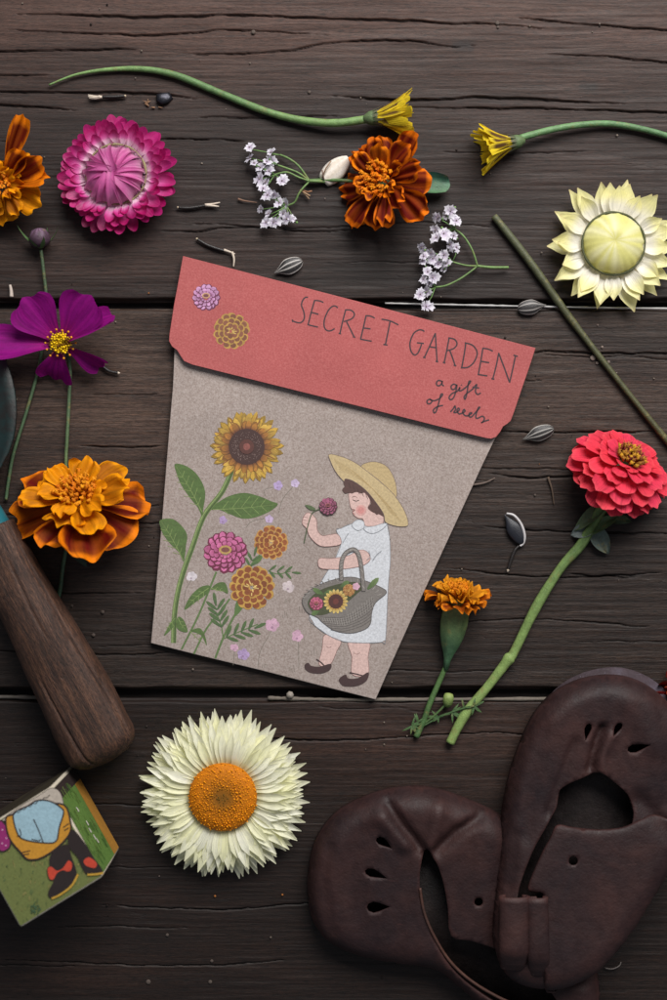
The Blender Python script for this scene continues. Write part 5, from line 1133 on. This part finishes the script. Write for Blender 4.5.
zA = lambda x, y: Z0A + slopeA(x, y) + (29 - 9 * sst(830, 930, y)) * dome(segdist(x, y, OA), 21) + crA(x, y) * dome(segdist(x, y, OA), 20)
openA = sm([(558, 797), (563, 788), (585, 780), (601, 774), (616, 784), (630, 797), (634, 812), (630, 832), (626, 880), (600, 925), (565, 930), (545, 920), (534, 892), (513, 890), (528, 850), (546, 824), (556, 808)], 3)
holesA = [openA, teardrop(587.5, 732, 95, 19, 8), teardrop(617, 730, 110, 17, 7), teardrop(638, 747, -25, 21, 9)]
refA = lambda x, y: 16 + 40 * sst(0, 80, segdist(x, y, OA))
part(shell(OA, holesA, zA, zref=refA), 'upper', ML, t, solid=3.0)
FA = sm([(557, 825), (575, 829), (600, 831), (622, 827), (638, 818), (652, 812), (672, 815), (689, 806), (680, 836), (664, 868), (640, 905), (615, 938), (590, 963), (562, 976.5), (540, 977), (538, 930), (541, 893), (532, 887), (524, 880), (538, 852), (549, 836)], 4)
zF = lambda x, y: zA(x, y) + 4.5 - 3.0 * (1 - dome(segdist(x, y, FA), 5))
part(shell(FA, [circ(573.5, 861, 4.8)], zF, zref=refA), 'quarter_flap', ML, t, solid=2.6)
SA = sm([(500, 850), (505, 812), (512, 775), (523, 742), (539, 710), (560, 685), (590, 670.5), (624, 668), (656, 682), (681, 710), (693, 750), (692, 790), (682, 830), (664, 868), (640, 905), (615, 938), (590, 963), (562, 976), (530, 977), (503, 964), (492, 935), (493, 895)])
sole_mb = MB(); rows = [[W(p[0], p[1], z + .7 * slopeA(*p)) for p in SA] for z in (0.6, 10, 17)]
ix = sole_mb.grid(rows, None, close=True)
for f in tessellate_polygon([[Vector((p[0], p[1], 0)) for p in SA]]):
    sole_mb.f.append(tuple(ix[2][i] for i in f)); sole_mb.f.append(tuple(ix[0][i] for i in reversed(f)))
part(sole_mb, 'sole', MSOLE, t)
inA = [(588 + (p[0] - 588) * .9, 825 + (p[1] - 825) * .93) for p in OA]
mb = MB(); rows = [[W(p[0], p[1], z + .7 * slopeA(*p)) for p in inA] for z in (14, 20)]; ix = mb.grid(rows, None, close=True)
for f in tessellate_polygon([[Vector((p[0], p[1], 0)) for p in inA]]): mb.f.append(tuple(ix[1][i] for i in f))
part(mb, 'insole', MIN, t)
# heel tab: two rolls of leather, open at the top
mb = MB()
for (xt, yt, xb, yb, r, a0, a1) in ((514, 896, 514, 968, 14.5, -50, 235), (537, 897, 539, 974, 10.5, -50, 225)):
    rows = []
    for j in range(14):
        f = j / 13; px_, py_ = xt + (xb - xt) * f, yt + (yb - yt) * f
        zc = zA(px_, min(py_, 960)) + 7 - 10 * sst(.75, 1, f); c = W(px_, py_, zc); rr = r * (1 - .12 * sst(.8, 1, f))
        rows.append([c + Vector((math.cos(math.radians(a)) * rr * (1 + .03 * math.sin(f * 9 + a)), 0, math.sin(math.radians(a)) * rr * .5)) for a in (a0 + (a1 - a0) * i / 18 for i in range(19))])
    mb.grid(rows)
part(mb, 'heel_tab', ML, t, solid=2.2)

# ------------------------------------------------------------------ light and camera
wd = bpy.data.worlds.new("World"); scene.world = wd; wd.use_nodes = True
bg = wd.node_tree.nodes['Background']; bg.inputs['Color'].default_value = (0.82, 0.89, 1.0, 1); bg.inputs['Strength'].default_value = 0.195
def area(name, loc, target, size, power, col):
    l = bpy.data.lights.new(name, 'AREA'); l.shape = 'RECTANGLE'; l.size, l.size_y = size; l.energy = power; l.color = col
    o = bpy.data.objects.new(name, l); COL.objects.link(o); o.location = loc
    o.rotation_euler = (Vector(target) - Vector(loc)).to_track_quat('-Z', 'Y').to_euler()
area('window_light', (0.22, 0.62, 0.62), (0.02, 0.0, 0), (0.7, 0.45), 13.6, (1.0, 0.97, 0.94))
cam = bpy.data.cameras.new('camera'); co = bpy.data.objects.new('camera', cam); COL.objects.link(co)
co.location = (0, 0, D * S); co.rotation_euler = (0, 0, 0)
cam.sensor_fit = 'VERTICAL'; cam.sensor_height = 36; cam.sensor_width = 24; cam.lens = 36 * D / 1000.0
cam.clip_start = 0.01; cam.clip_end = 20
cam.dof.use_dof = True; cam.dof.focus_distance = (D - 8) * S; cam.dof.aperture_fstop = 5.6
scene.camera = co
vs = scene.view_settings; vs.view_transform = 'Standard'; vs.look = 'None'; vs.exposure = 0; vs.gamma = 1
